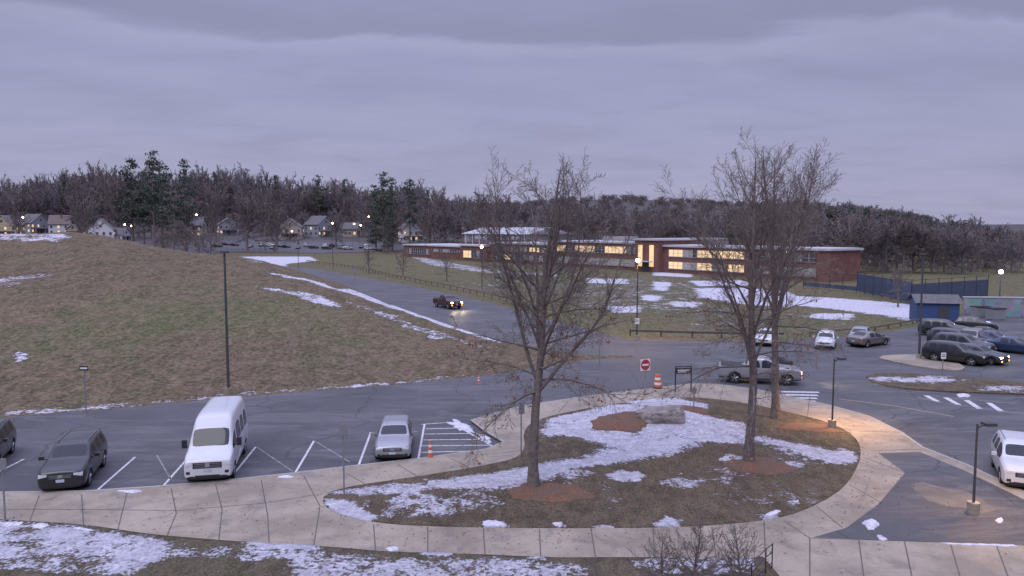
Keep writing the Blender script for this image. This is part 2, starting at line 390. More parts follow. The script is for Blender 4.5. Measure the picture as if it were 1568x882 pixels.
I([(880,705),(960,692),(1040,668),(1060,680),(1020,700),(900,716),(840,728)],.5,1.0)
I([(490,760),(530,763),(580,790),(560,799),(510,785)],.35,1.); I([(505,752),(600,738),(660,742),(640,758),(560,760)],.5,.66); I([(560,770),(700,755),(760,765),(700,785),(600,785)],.8,.45)
for u,v,a,b in [(757,802,20,5),(857,803,7,3),(925,806,13,4),(1024,799,20,8),(958,731,30,8),(1118,705,17,7),(1182,790,16,6),(1214,769,9,5),(1285,700,30,10),(1068,627,16,8),(1000,613,50,6)]:
    isn.append((ell(u,v,a,b,f=lambda p,q:G(p,q,.2)),.30,.98))
for u,v,a,b,m in [(1040,742,28,6,.55),(640,765,30,6,.5),(880,725,30,8,.6),(770,745,30,8,.6),(700,770,60,12,.38),(1100,730,60,14,.36),(1230,700,40,12,.42),(880,760,80,20,.22),(1180,760,60,14,.25)]:
    isn.append((ell(u,v,a,b,f=lambda p,q:G(p,q,.2)),.5,m))
sheet('island_lawn',isl,.135,'lawn',res=.17,zf=islz,skirt=.05,snow=isn,green=.06)
low=gp([(-600,812),(0,797),(100,803),(200,815),(300,826),(420,835),(560,843),(700,851),(830,854),(950,856),(1100,857),(1168,854),(1192,882),(1260,1000)],.12)+[(3,12),(-14,12)]+gp([(-500,1000)],.12)
lsn=[]
def Lw(l,soft=.2,mx=.7): lsn.append((gp(l,.14),soft,mx))
Lw([(-100,802),(0,800),(80,806),(180,818),(270,829),(235,866),(120,858),(0,848),(-100,848)],.8,.66); Lw([(0,850),(140,853),(235,864),(200,880),(0,872)],.4,.55)
Lw([(360,826),(400,829),(490,835),(480,848),(400,842)],.3,1.); Lw([(640,843),(700,845),(690,854),(650,852)],.2,1.); Lw([(810,850),(845,850),(835,858),(812,857)],.2,1.)
Lw([(440,862),(800,858),(900,872),(880,900),(460,900)],.6,.56); Lw([(250,832),(480,850),(600,853),(560,862),(400,856),(250,850)],.6,.52); Lw([(960,860),(1050,855),(1150,850),(1160,880),(1000,880)],.4,.52)
sheet('verge_lawn',low,.14,'lawn',res=.2,skirt=.03,snow=lsn,green=.42,zf=lambda x,y:.03+.03*np.sin(x*1.1)*np.sin(y*1.7))
p1=chaikin(gp([(1322,574),(1400,572),(1568,588),(1750,597),(1750,614),(1568,605),(1420,600),(1340,590)]),1)
sheet('parking_lot_verge',p1,.10,'lawn',res=.6,skirt=.1,snow=[(ell(1410,583,60,5),.9,.75),(ell(1540,597,40,4),.8,.65),(ell(1350,582,14,4),.5,.5)],green=.0)
p2=chaikin(gp([(1335,547),(1400,543),(1440,549),(1480,562),(1470,570),(1430,566),(1380,558)]),1)
sheet('parking_lot_island',p2,.10,'conc',res=.8,skirt=.1)
heap=[([(684,648),(700,643),(716,650),(728,659),(722,663),(704,659)],0.0),([(728,662),(742,665),(756,675),(748,679),(736,672)],0.0),([(170,753),(200,749),(228,752),(205,756)],.12),([(418,731),(440,727),(455,730),(435,733)],.12),([(585,840),(600,836),(615,840),(600,845)],.12),([(1165,790),(1190,779),(1203,783),(1180,795)],.12),([(1204,770),(1222,763),(1228,770),(1212,776)],.12),([(0,801),(40,797),(38,806),(0,808)],.15),([(50,800),(78,802),(70,811),(50,810)],.15),([(95,806),(150,808),(160,818),(110,816)],.15),([(1318,797),(1340,793),(1350,808),(1330,812)],.125),([(1340,818),(1356,820),(1360,828),(1345,827)],.125),([(1440,831),(1568,834),(1568,838),(1470,835)],.125),([(1524,796),(1534,791),(1538,800),(1528,803)],.125),([(1462,604),(1480,602),(1490,607),(1470,609)],0),([(740,800),(757,795),(776,800),(770,807),(745,806)],.14),([(845,800),(860,798),(866,803),(850,806)],.14)]
for l,z in heap:
    pl=[]
    base=chaikin(gp(l,z),4); cxm=np.mean(base,axis=0)
    for q in base:
        k=.95+.42*mn.noise(Vector((q[0]*2.6,q[1]*2.6,z*9+3)))+.28*mn.noise(Vector((q[0]*7,q[1]*7,1)))
        pl.append((cxm[0]+(q[0]-cxm[0])*k,cxm[1]+(q[1]-cxm[1])*k))
    sheet('snow_patch',pl,z+.012,'snow',res=.12,zf=lambda x,y,pl=pl:np.minimum(.09,np.clip(sdf(x,y,pl),0,1)*.3)*(1+.4*np.sin(x*5)*np.cos(y*7)),skirt=.02)
def mulch(u,v,rx,ry,dz=0.):
    cx,cy=G(u,v,.2); pl=[]
    for a in np.linspace(0,6.283,61)[:-1]:
        k=1+.30*mn.noise(Vector((math.cos(a)*1.5+u,math.sin(a)*1.5,v)))+.16*mn.noise(Vector((math.cos(a)*5+u,math.sin(a)*5,v)))
        pl.append((cx+rx*k*math.cos(a),cy+ry*k*math.sin(a)))
    sheet('mulch_bed',pl,.148,'mulch',res=.15,zf=lambda x,y,pl=pl:islz(x,y)+np.minimum(.06,np.clip(sdf(x,y,pl),-0,1)*.2)+dz,skirt=.1)
mulch(840,756,1.7,1.25); mulch(1166,716,1.6,1.2); mulch(1240,656,1.7,1.1); mulch(952,655,1.5,1.7,.02); mulch(1060,638,1.0,1.2,.02)
J=[[(60,759),(45,800)],[(125,757),(128,806)],[(195,753),(180,813)],[(262,748),(270,786),(255,822)],[(330,741),(340,780),(335,828)],[(400,735),(410,790),(412,833)],[(465,728),(490,775)],[(0,780),(130,780),(270,782),(410,770),(480,758)],[(490,775),(480,838)],[(572,803),(575,843)],[(655,807),(655,849)],[(740,808),(743,852)],[(826,810),(828,853)],[(905,810),(912,855)],[(1000,809),(1003,856)],[(1090,807),(1097,857)],[(1170,798),(1172,854)],[(1240,824),(1240,900)],[(1315,827),(1325,900)],[(1385,829),(1400,900)],[(1455,831),(1475,900)],[(1525,833),(1550,900)],[(1200,797),(1240,824),(1400,829),(1568,835)],[(1250,775),(1290,808)],[(1300,742),(1350,770)],[(1322,700),(1386,724)],[(1322,660),(1380,662)],[(1335,690),(1412,688)],[(1240,608),(1236,640)],[(1160,600),(1150,618)],[(1060,592),(1045,607)],[(960,604),(950,617)],[(870,614),(855,632)],[(775,634),(790,655)],[(530,724),(560,742)],[(610,712),(640,730)],[(690,702),(720,717)],[(735,697),(800,690)]]
marking('sidewalk_joints',[[G(u,v,.12) for u,v in l] for l in J],.045,'joint',.1245)
lines=[[(142,757),(207,700)],[(245,750),(292,697)],[(345,742),(392,684)],[(450,728),(481,675)],[(548,716),(568,662)],[(640,706),(650,650)],[(-10,727),(37,703)],[(645,650),(690,647),(755,684)],[(652,657),(704,656)],[(650,665),(718,664)],[(648,674),(735,673)],[(646,683),(750,682)],[(643,693),(720,691)]]
marking('parking_bay_lines',[gp(l) for l in lines],.11,'paint',.012)
fl=[[(240,697),(262,735)],[(392,684),(448,722)],[(481,675),(536,708)]]
marking('faded_bay_lines',[gp(l) for l in fl],.07,'fpaint',.012)
cw=[[(1196+i*2,600+i*4.6),(1254-i*1.5,601+i*4.6)] for i in range(5)]
marking('crosswalk',[gp(l) for l in cw],.42,'paint',.012)
cw2=[[(1418,606),(1436,615)],[(1448,609),(1468,620)],[(1480,613),(1500,626)],[(1514,617),(1533,630)]]
marking('painted_median',[gp(l) for l in cw2],.35,'paint',.012)
marking('lane_edge_lines',[gp(l) for l in [[(1414,605),(1560,619)],[(1405,608),(1436,616),(1568,634)]]],.12,'fpaint',.013)
marking('centre_line',[gp([(1285,611),(1370,622),(1460,638)])],.15,'ypaint',.012)
marking('far_bay_lines',[gp(l) for l in [[(1440,520),(1500,516)],[(1445,533),(1515,529)],[(1480,556),(1568,551)],[(1455,545),(1560,538)],[(1380,505),(1460,512)],[(1340,530),(1440,524)]]],.12,'fpaint',.012)
rg=np.random.default_rng(5); lv=[]
for (u,v,sx,sy,n) in [(817,752,4.5,2.5,1300),(1150,715,4.5,3,1300),(1190,650,4,3,600),(1000,780,7,2,700),(400,800,8,1.6,250)]:
    cx,cy=G(u,v,.2)
    px=cx+rg.normal(size=n)*sx; py=cy+rg.normal(size=n)*sy; k=sdf(px,py,isl)
    hzv=np.where(k>0,.135+islz(px,py),.12)+.02; ok=sdf(px,py,walk)>.2
    for x,y,z,o in zip(px,py,hzv,ok):
        if not o: continue
        a=rg.random()*6.28; s=rg.uniform(.02,.055); c_,s_=math.cos(a)*s,math.sin(a)*s; t=rg.uniform(-.02,.03)
        lv+= [(x-c_,y-s_,z),(x+s_*.6,y-c_*.6,z+t),(x+c_,y+s_,z+.01),(x-s_*.6,y+c_*.6,z)]
meshobj('leaf_litter',lv,[tuple(range(i,i+4)) for i in range(0,len(lv),4)],[M['deadleaf']])
# ---------------------------------------------------------------- vehicles: x, zbottom, zbelt, ztop, halfwidth belt, halfwidth top, flag
KIND={
'suv':dict(L=4.75,r=.37,wx=(1.42,-1.36),gf=.86,st=[
 (2.37,.36,.62,.78,.70,.58,'p'),(2.30,.24,.84,.97,.86,.72,'p'),(2.05,.20,.97,1.07,.93,.80,'p'),(1.35,.18,1.03,1.14,.95,.82,'p'),(1.02,.18,1.05,1.17,.95,.80,'p'),(.95,.18,1.05,1.21,.95,.79,'w'),(.38,.18,1.07,1.60,.95,.72,'s'),(.32,.18,1.07,1.64,.95,.72,'s'),(-.14,.18,1.08,1.72,.95,.71,'p'),(-.24,.18,1.08,1.72,.95,.71,'s'),(-1.06,.18,1.10,1.72,.95,.70,'p'),(-1.18,.18,1.10,1.72,.945,.70,'s'),(-1.80,.18,1.14,1.69,.94,.69,'p'),(-2.0,.20,1.14,1.66,.93,.68,'p'),(-2.08,.20,1.13,1.62,.92,.68,'b'),(-2.30,.24,1.08,1.24,.90,.74,'p'),(-2.37,.32,.98,1.10,.87,.74,'p'),(-2.40,.40,.70,.80,.80,.66,'p')]),
'hatch':dict(L=4.25,r=.32,wx=(1.30,-1.27),gf=.86,st=[
 (2.12,.30,.48,.60,.66,.54,'p'),(2.06,.20,.66,.77,.80,.68,'p'),(1.82,.17,.79,.88,.875,.76,'p'),(1.25,.16,.87,.97,.895,.77,'p'),(.98,.16,.89,1.01,.895,.76,'p'),(.90,.16,.90,1.04,.895,.75,'w'),(.28,.16,.93,1.36,.895,.66,'s'),(.20,.16,.93,1.40,.895,.65,'s'),(-.16,.16,.94,1.47,.895,.64,'p'),(-.24,.16,.94,1.47,.895,.64,'s'),(-1.02,.16,.96,1.47,.89,.63,'p'),(-1.12,.16,.97,1.46,.89,.63,'s'),(-1.40,.17,.99,1.45,.885,.62,'p'),(-1.68,.18,.99,1.41,.875,.62,'p'),(-1.75,.18,.98,1.38,.87,.62,'b'),(-2.0,.22,.94,1.08,.85,.66,'p'),(-2.07,.28,.84,.95,.82,.66,'p'),(-2.12,.38,.62,.72,.76,.60,'p')]),
'sedan':dict(L=4.7,r=.32,wx=(1.42,-1.36),gf=.86,st=[
 (2.34,.30,.50,.60,.66,.54,'p'),(2.27,.20,.66,.76,.82,.70,'p'),(2.0,.17,.78,.86,.885,.76,'p'),(1.35,.16,.86,.95,.905,.78,'p'),(1.02,.16,.89,.99,.905,.77,'p'),(.95,.16,.90,1.02,.905,.76,'w'),(.26,.16,.92,1.34,.905,.65,'s'),(.18,.16,.92,1.38,.905,.64,'s'),(-.16,.16,.93,1.44,.905,.63,'p'),(-.24,.16,.93,1.44,.905,.63,'s'),(-.95,.16,.94,1.42,.9,.62,'p'),(-1.08,.16,.94,1.38,.9,.62,'b'),(-1.62,.17,.95,1.08,.89,.70,'p'),(-2.15,.20,.93,1.03,.86,.72,'p'),(-2.30,.28,.85,.97,.82,.68,'p'),(-2.35,.38,.66,.78,.76,.62,'p')]),
'van':dict(L=5.95,r=.36,wx=(1.98,-1.75),gf=.62,st=[
 (2.95,.36,.66,.82,.86,.74,'p'),(2.90,.26,.98,1.08,.96,.84,'p'),(2.72,.22,1.14,1.22,1.0,.88,'p'),(2.32,.22,1.26,1.36,1.02,.90,'p'),(2.10,.22,1.30,1.42,1.02,.90,'p'),(2.02,.22,1.32,1.48,1.02,.89,'w'),(1.46,.22,1.35,2.18,1.02,.86,'s'),(1.38,.22,1.35,2.26,1.02,.86,'s'),(1.0,.22,1.36,2.54,1.02,.85,'p'),(.86,.22,1.36,2.62,1.02,.85,'s'),(.3,.22,1.36,2.69,1.02,.85,'s'),(-.40,.22,1.36,2.70,1.02,.85,'p'),(-.48,.22,1.36,2.70,1.02,.85,'s'),(-1.55,.22,1.36,2.70,1.02,.85,'p'),(-1.63,.22,1.36,2.70,1.02,.85,'s'),(-2.65,.22,1.36,2.70,1.02,.85,'p'),(-2.88,.24,1.36,2.69,1.01,.84,'p'),(-2.95,.28,1.36,2.66,.99,.83,'p'),(-2.98,.36,1.34,2.58,.95,.80,'p')]),
'pickup':dict(L=5.8,r=.41,wx=(1.85,-1.75),gf=.86,st=[
 (2.88,.46,.80,.95,.84,.72,'p'),(2.82,.36,1.04,1.14,.94,.82,'p'),(2.5,.32,1.14,1.22,.98,.86,'p'),(1.6,.32,1.18,1.27,.99,.86,'p'),(1.30,.32,1.19,1.32,.99,.85,'p'),(1.22,.32,1.19,1.36,.99,.84,'w'),(.72,.32,1.21,1.78,.99,.76,'s'),(.4,.32,1.21,1.88,.99,.76,'s'),(.12,.32,1.21,1.89,.99,.76,'p'),(0,.32,1.21,1.89,.99,.76,'s'),(-.72,.32,1.21,1.87,.99,.76,'p'),(-.80,.32,1.21,1.82,.99,.76,'b'),(-.95,.32,1.21,1.30,.99,.92,'p'),(-1.02,.32,1.21,1.26,.99,.92,'p'),(-2.7,.34,1.21,1.26,.98,.92,'p'),(-2.84,.38,1.18,1.24,.97,.90,'p'),(-2.88,.46,1.0,1.06,.93,.86,'p')])}
def body(kind):
    K=KIND[kind]; v=[];fs=[];mi=[]
    for (x,zb,zs,zt,wb,wt,fl) in K['st']:
        g=K['gf']; tall=zt-zs>.3
        side=[(0,zb),(wb*.82,zb),(wb*.965,zb+.10),(wb,zb+(zs-zb)*.35),(wb*1.0,zb+(zs-zb)*.80),(wb*.965,zs),(wt+(wb*.965-wt)*(1-g)*.9,zs+(zt-zs)*g),(wt*.90,zt),(0,zt+.02+.02*(not tall))]
        v+=[(x,y,z) for y,z in side]+[(x,-y,z) for y,z in side[-2:0:-1]]
    R=16
    for i in range(len(K['st'])-1):
        fl=K['st'][i][6]
        for j in range(R):
            k=(j+1)%R; fs.append((i*R+j,i*R+k,(i+1)*R+k,(i+1)*R+j))
            jj=j if j<8 else 15-j
            m=0
            if fl in'sw' and jj==5: m=1
            if fl in 'wb' and jj==7: m=1
            if jj in(0,1): m=2
            mi.append(m)
    fs.append(tuple(range(R))[::-1]); mi.append(0); n=(len(K['st'])-1)*R; fs.append(tuple(range(n,n+R))); mi.append(0)
    me=bpy.data.meshes.new('b'); me.from_pydata(v,[],fs)
    for q in(M['white'],M['glass'],M['trim']): me.materials.append(q)
    me.polygons.foreach_set('material_index',mi)
    bm=bmesh.new(); bm.from_mesh(me); bmesh.ops.recalc_face_normals(bm,faces=bm.faces)
    cl=bm.edges.layers.float.new('crease_edge'); ns=len(K['st'])
    for e in bm.edges:
        ms={f.material_index for f in e.link_faces}
        v0,v1=e.verts
        if v0.index%R==v1.index%R and v0.index%R in(5,11): e[cl]=.5
        if v0.index%R==v1.index%R and v0.index%R in(7,9): e[cl]=.35
        if len(ms)>1 and 1 in ms: e[cl]=.8
        if v0.index//R==v1.index//R and v0.index//R in(1,ns-2): e[cl]=.3
    bm.to_mesh(me); bm.free()
    o=link(bpy.data.objects.new('b',me)); s=o.modifiers.new('s','SUBSURF'); s.levels=s.render_levels=2
    cs=[]
    for wx in K['wx']:
        for sg in(1,-1):
            c=B()
            for q in('white','glass','trim'): c.mi(q)
            c.cyl((wx,sg*.60,K['r']),(wx,sg*1.4,K['r']),K['r']+.06,K['r']+.06,'trim',28)
            co=c.obj('c'); cs.append(co)
            md=o.modifiers.new('x','BOOLEAN'); md.operation='DIFFERENCE'; md.object=co; md.solver='EXACT'
    dg=bpy.context.evaluated_depsgraph_get(); dg.update()
    me2=bpy.data.meshes.new_from_object(o.evaluated_get(dg))
    for c in cs: bpy.data.objects.remove(c)
    bpy.data.objects.remove(o)
    me2.polygons.foreach_set('use_smooth',[True]*len(me2.polygons))
    return me2
BODY={k:body(k) for k in KIND}
HL={'suv':(.50,.84,.74,.90),'hatch':(.46,.78,.62,.74),'sedan':(.46,.78,.60,.72),'van':(.62,.94,.84,1.06),'pickup':(.58,.90,.84,1.04)}
BV={}
for k in KIND:
    bm=bmesh.new(); bm.from_mesh(BODY[k]); BV[k]=BVHTree.FromBMesh(bm); bm.free()
def vehicle(name,kind,paint,front,dirv,lit=False,brake=False,z=0.,simple_=False):
    K=KIND[kind]; d=Vector((dirv[0],dirv[1],0)).normalized(); c=Vector((front[0],front[1],0))-d*K['L']/2
    e=empty(name,(c.x,c.y,z),math.atan2(d.y,d.x))
    me=BODY[kind].copy(); me.name='body'
    me.materials[0]=P_[paint]
    o=link(bpy.data.objects.new('body',me)); o.parent=e
    bv=BV[kind]; b=B()
    def patch(ax,a0,a1,z0,z1,m,off=.006,na=6,nz=4,taper=0):
        g=[]
        for i in range(na+1):
            for j in range(nz+1):
                a=a0+(a1-a0)*i/na; w=1-taper*(1-i/na); zz=z1-(z1-(z0+(z1-z0)*j/nz))*w
                if ax=='f': og=Vector((6,a,zz)); dr=Vector((-1,0,0))
                elif ax=='r': og=Vector((-6,a,zz)); dr=Vector((1,0,0))
                elif ax=='L': og=Vector((a,4,zz)); dr=Vector((0,-1,0))
                else: og=Vector((a,-4,zz)); dr=Vector((0,1,0))
                h=bv.ray_cast(og,dr)[0]
                if h is None: return
                g.append(h-dr*off)
        n=len(b.v); b.v+=[tuple(p) for p in g]; mi=b.mi(m)
        for i in range(na):
            for j in range(nz):
                q=n+i*(nz+1)+j; b.f.append((q,q+nz+1,q+nz+2,q+1)); b.m.append(mi)
    y0,y1,z0,z1=HL[kind]
    for s in(1,-1):
        patch('f',s*y0,s*y1,z0,z1,'headlit' if lit else 'lens',.01,8,4,.45)
        patch('r',s*(y1-.2),s*y1,z0+.1,z1+.2,'redlit' if brake else 'red',.01)
        patch('f',s*(y1-.22),s*(y1-.06),z0-.30,z0-.18,'amberlit' if lit else 'trim',.01)
    patch('f',-y0+.02,y0-.02,z0-.06,z1-.03,'trim',.01)
    patch('f',-.52,.52,K['st'][1][1]+.10,K['st'][1][1]+.22,'trim',.008)
    if not simple_:
        for q in range(3): zz=z0-.02+(z1-z0)*.33*q; patch('f',-y0+.08,y0-.08,zz,zz+.014,'rim',.018,6,1)
        patch('f',-.09,.09,z0+.0,z1-.05,'rim',.022)
        patch('f',-.16,.16,z0-.20,z0-.07,'plate',.022)
        patch('r',-.16,.16,z0-.05,z0+.08,'plate',.022)
        zs=K['st'][7][2]
        for s,ax in((1,'L'),(-1,'R')):
            for xx in ([.98,-.19,-1.12] if kind!='van' else [1.85,.93,-.44,-1.6]): patch(ax,xx,xx+.015,.32,zs-.03,'trim',.003,1,8)
            for xx in ([-.06,-.93] if kind!='van' else [1.05,.66]): patch(ax,xx,xx+.17,zs-.14,zs-.10,'rim' if paint!='black' else 'trim',.02,3,1)
            patch(ax,K['wx'][1]+.5,K['wx'][0]-.5,.23,.33,'trim',.008,8,1)
            mx=.80 if kind!='van' else 1.66; mw=K['st'][6][4]; mz=zs+.10
            b.cyl((mx,s*mw*.93,mz-.04),(mx-.02,s*(mw+.12),mz),.03,.025,'trim',8)
            b.box((mx-.03,s*(mw+.15),mz+(.1 if kind=='van' else .03)),(.12,.20,.15 if kind!='van' else .36),'trim' if kind=='van' else P_[paint])
        if kind=='suv':
            for s in(1,-1): b.cyl((.1,s*.62,1.76),(-1.75,s*.60,1.72),.018,.018,'rim',6)
    if kind=='pickup': b.box((-1.87,0,1.28),(1.65,1.60,.03),'trim')
    b.obj('lights_and_trim',parent=e)
    w=B(); r=K['r']; hw=K['st'][6][4]
    for wx in K['wx']:
        for s in(1,-1):
            y1=s*(hw-.02); y0_=s*(hw-.25); k=24
            prof=[(y0_,r*.9),(y0_+s*.03,r),(y1-s*.03,r),(y1,r*.93),(y1,r*.68),(y1-s*.03,r*.66)]
            n=len(w.v)
            for yy,rr in prof:
                for i in range(k):
                    a=2*math.pi*i/k; w.v.append((wx+rr*math.cos(a),yy,r+rr*math.sin(a)))
            for q in range(len(prof)-1):
                for i in range(k):
                    j=(i+1)%k; w.f.append((n+q*k+i,n+q*k+j,n+(q+1)*k+j,n+(q+1)*k+i)); w.m.append(w.mi('tyre'))
            w.cyl((wx,y1-s*.10,r),(wx,y1-s*.06,r),r*.67,r*.67,'trim',20)
            w.cyl((wx,y1-s*.06,r),(wx,y1-s*.005,r),.075,.06,'rim',12)
            for q in range(5):
                a=q*2*math.pi/5+.3
                for da in(-.16,.16):
                    w.cyl((wx+.05*math.cos(a),y1-s*.02,r+.05*math.sin(a)),(wx+r*.66*math.cos(a+da),y1-s*.03,r+r*.66*math.sin(a+da)),.022,.026,'rim',5)
    w.obj('wheels',parent=e)
    if lit and not simple_:
        for s in(1,-1):
            ld=bpy.data.lights.new('headlight_beam','SPOT'); ld.energy=420; ld.color=(1,.78,.5); ld.spot_size=math.radians(70); ld.shadow_soft_size=.08; ld.spot_blend=.8
            lo=link(bpy.data.objects.new('headlight_beam',ld)); lo.parent=e; lo.location=(K['L']/2+.12,s*.65,z1-.05); lo.rotation_euler=(0,math.radians(-82),0)
    return e
def dirpx(a,b):
    p=G(*a);q=G(*b); return (q[0]-p[0],q[1]-p[1])
vehicle('parked_suv','suv','black',G(93,758),dirpx((136,706),(93,758)))
vehicle('parked_suv','suv','black',G(-48,732),dirpx((0,684),(-48,732)))
vehicle('passenger_van','van','white',G(318,744),dirpx((344,699),(320,744)))
vehicle('parked_hatchback','hatch','silver',G(601,709),dirpx((610,662),(601,709)))
vehicle('pickup_truck','pickup','maroon',G(700,474),(.62,-1),lit=True,brake=True)
vehicle('parked_suv','suv','white',G(1574,757),(-.45,-.9))
vehicle('pickup_truck','pickup','silver',G(1226,588),(1,-.25),lit=True)
vehicle('dark_car','sedan','black',G(1134,576),(-1,-.5),lit=True,simple_=True)
vehicle('white_car','sedan','white',G(1168,531),(-.5,-1)); vehicle('white_car','hatch','white',G(1262,536),(-.5,-1))
vehicle('silver_car','sedan','tan',G(1352,526),(1,.6)); vehicle('silver_car','hatch','silver',G(1312,528),(-.6,-1))
for k,c,u,v,d,l in [('suv','black',1512,561,(.8,-.9),0),('hatch','charcoal',1540,560,(.7,-1),1),('suv','tan',1476,536,(-.8,-.9),0),('suv','charcoal',1520,545,(.8,-.9),0),('suv','charcoal',1508,536,(.8,-.9),0),('sedan','blue',1543,536,(.8,-.9),0),('sedan','blue',1564,534,(.8,-.9),0),('suv','charcoal',1486,517,(.8,-.6),0),('hatch','charcoal',1528,507,(1,-.5),0),('sedan','blue',1600,545,(.8,-.9),0),('sedan','black',1553,527,(.8,-.9),0)]:
    vehicle('parked_car',k,c,G(u,v),d,lit=bool(l),simple_=True)
dc=[(398,378),(409,376),(420,378),(431,379),(444,380),(467,377),(478,379),(488,381),(497,379),(508,382),(518,379),(529,382),(541,383),(552,381),(560,378),(340,379),(352,376),(380,380),(235,372),(455,382),(570,383),(585,385),(365,377),(415,382),(535,378)]
for i,(u,v) in enumerate(dc):
    x,y=GT(u,v); a=random.choice([0.3,1.5,1.7,0])
    vehicle('distant_parked_car',random.choice(['suv','sedan','hatch']),['silver','charcoal','white','black','maroon','tan'][i%6],(x,y),(math.cos(a),-math.sin(a)),z=float(hz(x,y))+.16,simple_=True)
# ---------------------------------------------------------------- trees
def tubes_mesh(name,br,mats,leaves=None):
    grp={}
    for pts,rad,k,m in br: grp.setdefault((len(pts),k,m),[]).append((pts,rad))
    vs=[];fs=[];mi=[];n=0
    for (L,k,m),lst in grp.items():
        P=np.array([a for a,_ in lst],float);R=np.array([r for _,r in lst],float)
        D=np.gradient(P,axis=1); D/=np.linalg.norm(D,axis=2)[...,None]+1e-9
        ref=np.where(np.abs(D[:,:1,:1])<.7,np.array([[[1.,0,0]]]),np.array([[[0,1.,0]]]))
        A=np.cross(D,np.broadcast_to(ref,D.shape)); A/=np.linalg.norm(A,axis=2)[...,None]+1e-9; Bn=np.cross(D,A)
        an=np.arange(k)*2*math.pi/k
        V=P[:,:,None,:]+R[:,:,None,None]*(A[:,:,None,:]*np.cos(an)[None,None,:,None]+Bn[:,:,None,:]*np.sin(an)[None,None,:,None])
        nb=len(lst); vs.append(V.reshape(-1,3))
        i0=np.arange(nb)[:,None,None]*(L*k)+np.arange(L-1)[None,:,None]*k+n
        a=i0+np.arange(k)[None,None,:]; b_=i0+((np.arange(k)+1)%k)[None,None,:]
        f=np.stack([a,b_,b_+k,a+k],-1).reshape(-1,4); fs.append(f); mi.append(np.full(len(f),m)); n+=nb*L*k
    if leaves is not None and len(leaves):
        lv=np.array(leaves).reshape(-1,3); vs.append(lv); q=np.arange(len(lv)).reshape(-1,4)+n; fs.append(q); mi.append(np.full(len(q),2))
    V=np.concatenate(vs);Fc=np.concatenate(fs); me=bpy.data.meshes.new(name)
    me.vertices.add(len(V)); me.vertices.foreach_set('co',V.ravel()); me.loops.add(Fc.size); me.loops.foreach_set('vertex_index',Fc.ravel().astype(np.int32))
    me.polygons.add(len(Fc)); me.polygons.foreach_set('loop_start',(np.arange(len(Fc))*4).astype(np.int32))
    for m in mats: me.materials.append(m)
    me.polygons.foreach_set('material_index',np.concatenate(mi).astype(np.int32)); me.update(calc_edges=True)
    me.polygons.foreach_set('use_smooth',[True]*len(Fc))
    return me
def nrm(v): return v/(np.linalg.norm(v)+1e-9)
def quadleaf(rg,p,s):
    a=nrm(rg.normal(size=3)); b=nrm(np.cross(a,rg.normal(size=3)))
    return [p-a*s-b*s*.6,p+a*s-b*s*.6,p+a*s*.8+b*s*.6,p-a*s*.8+b*s*.6]
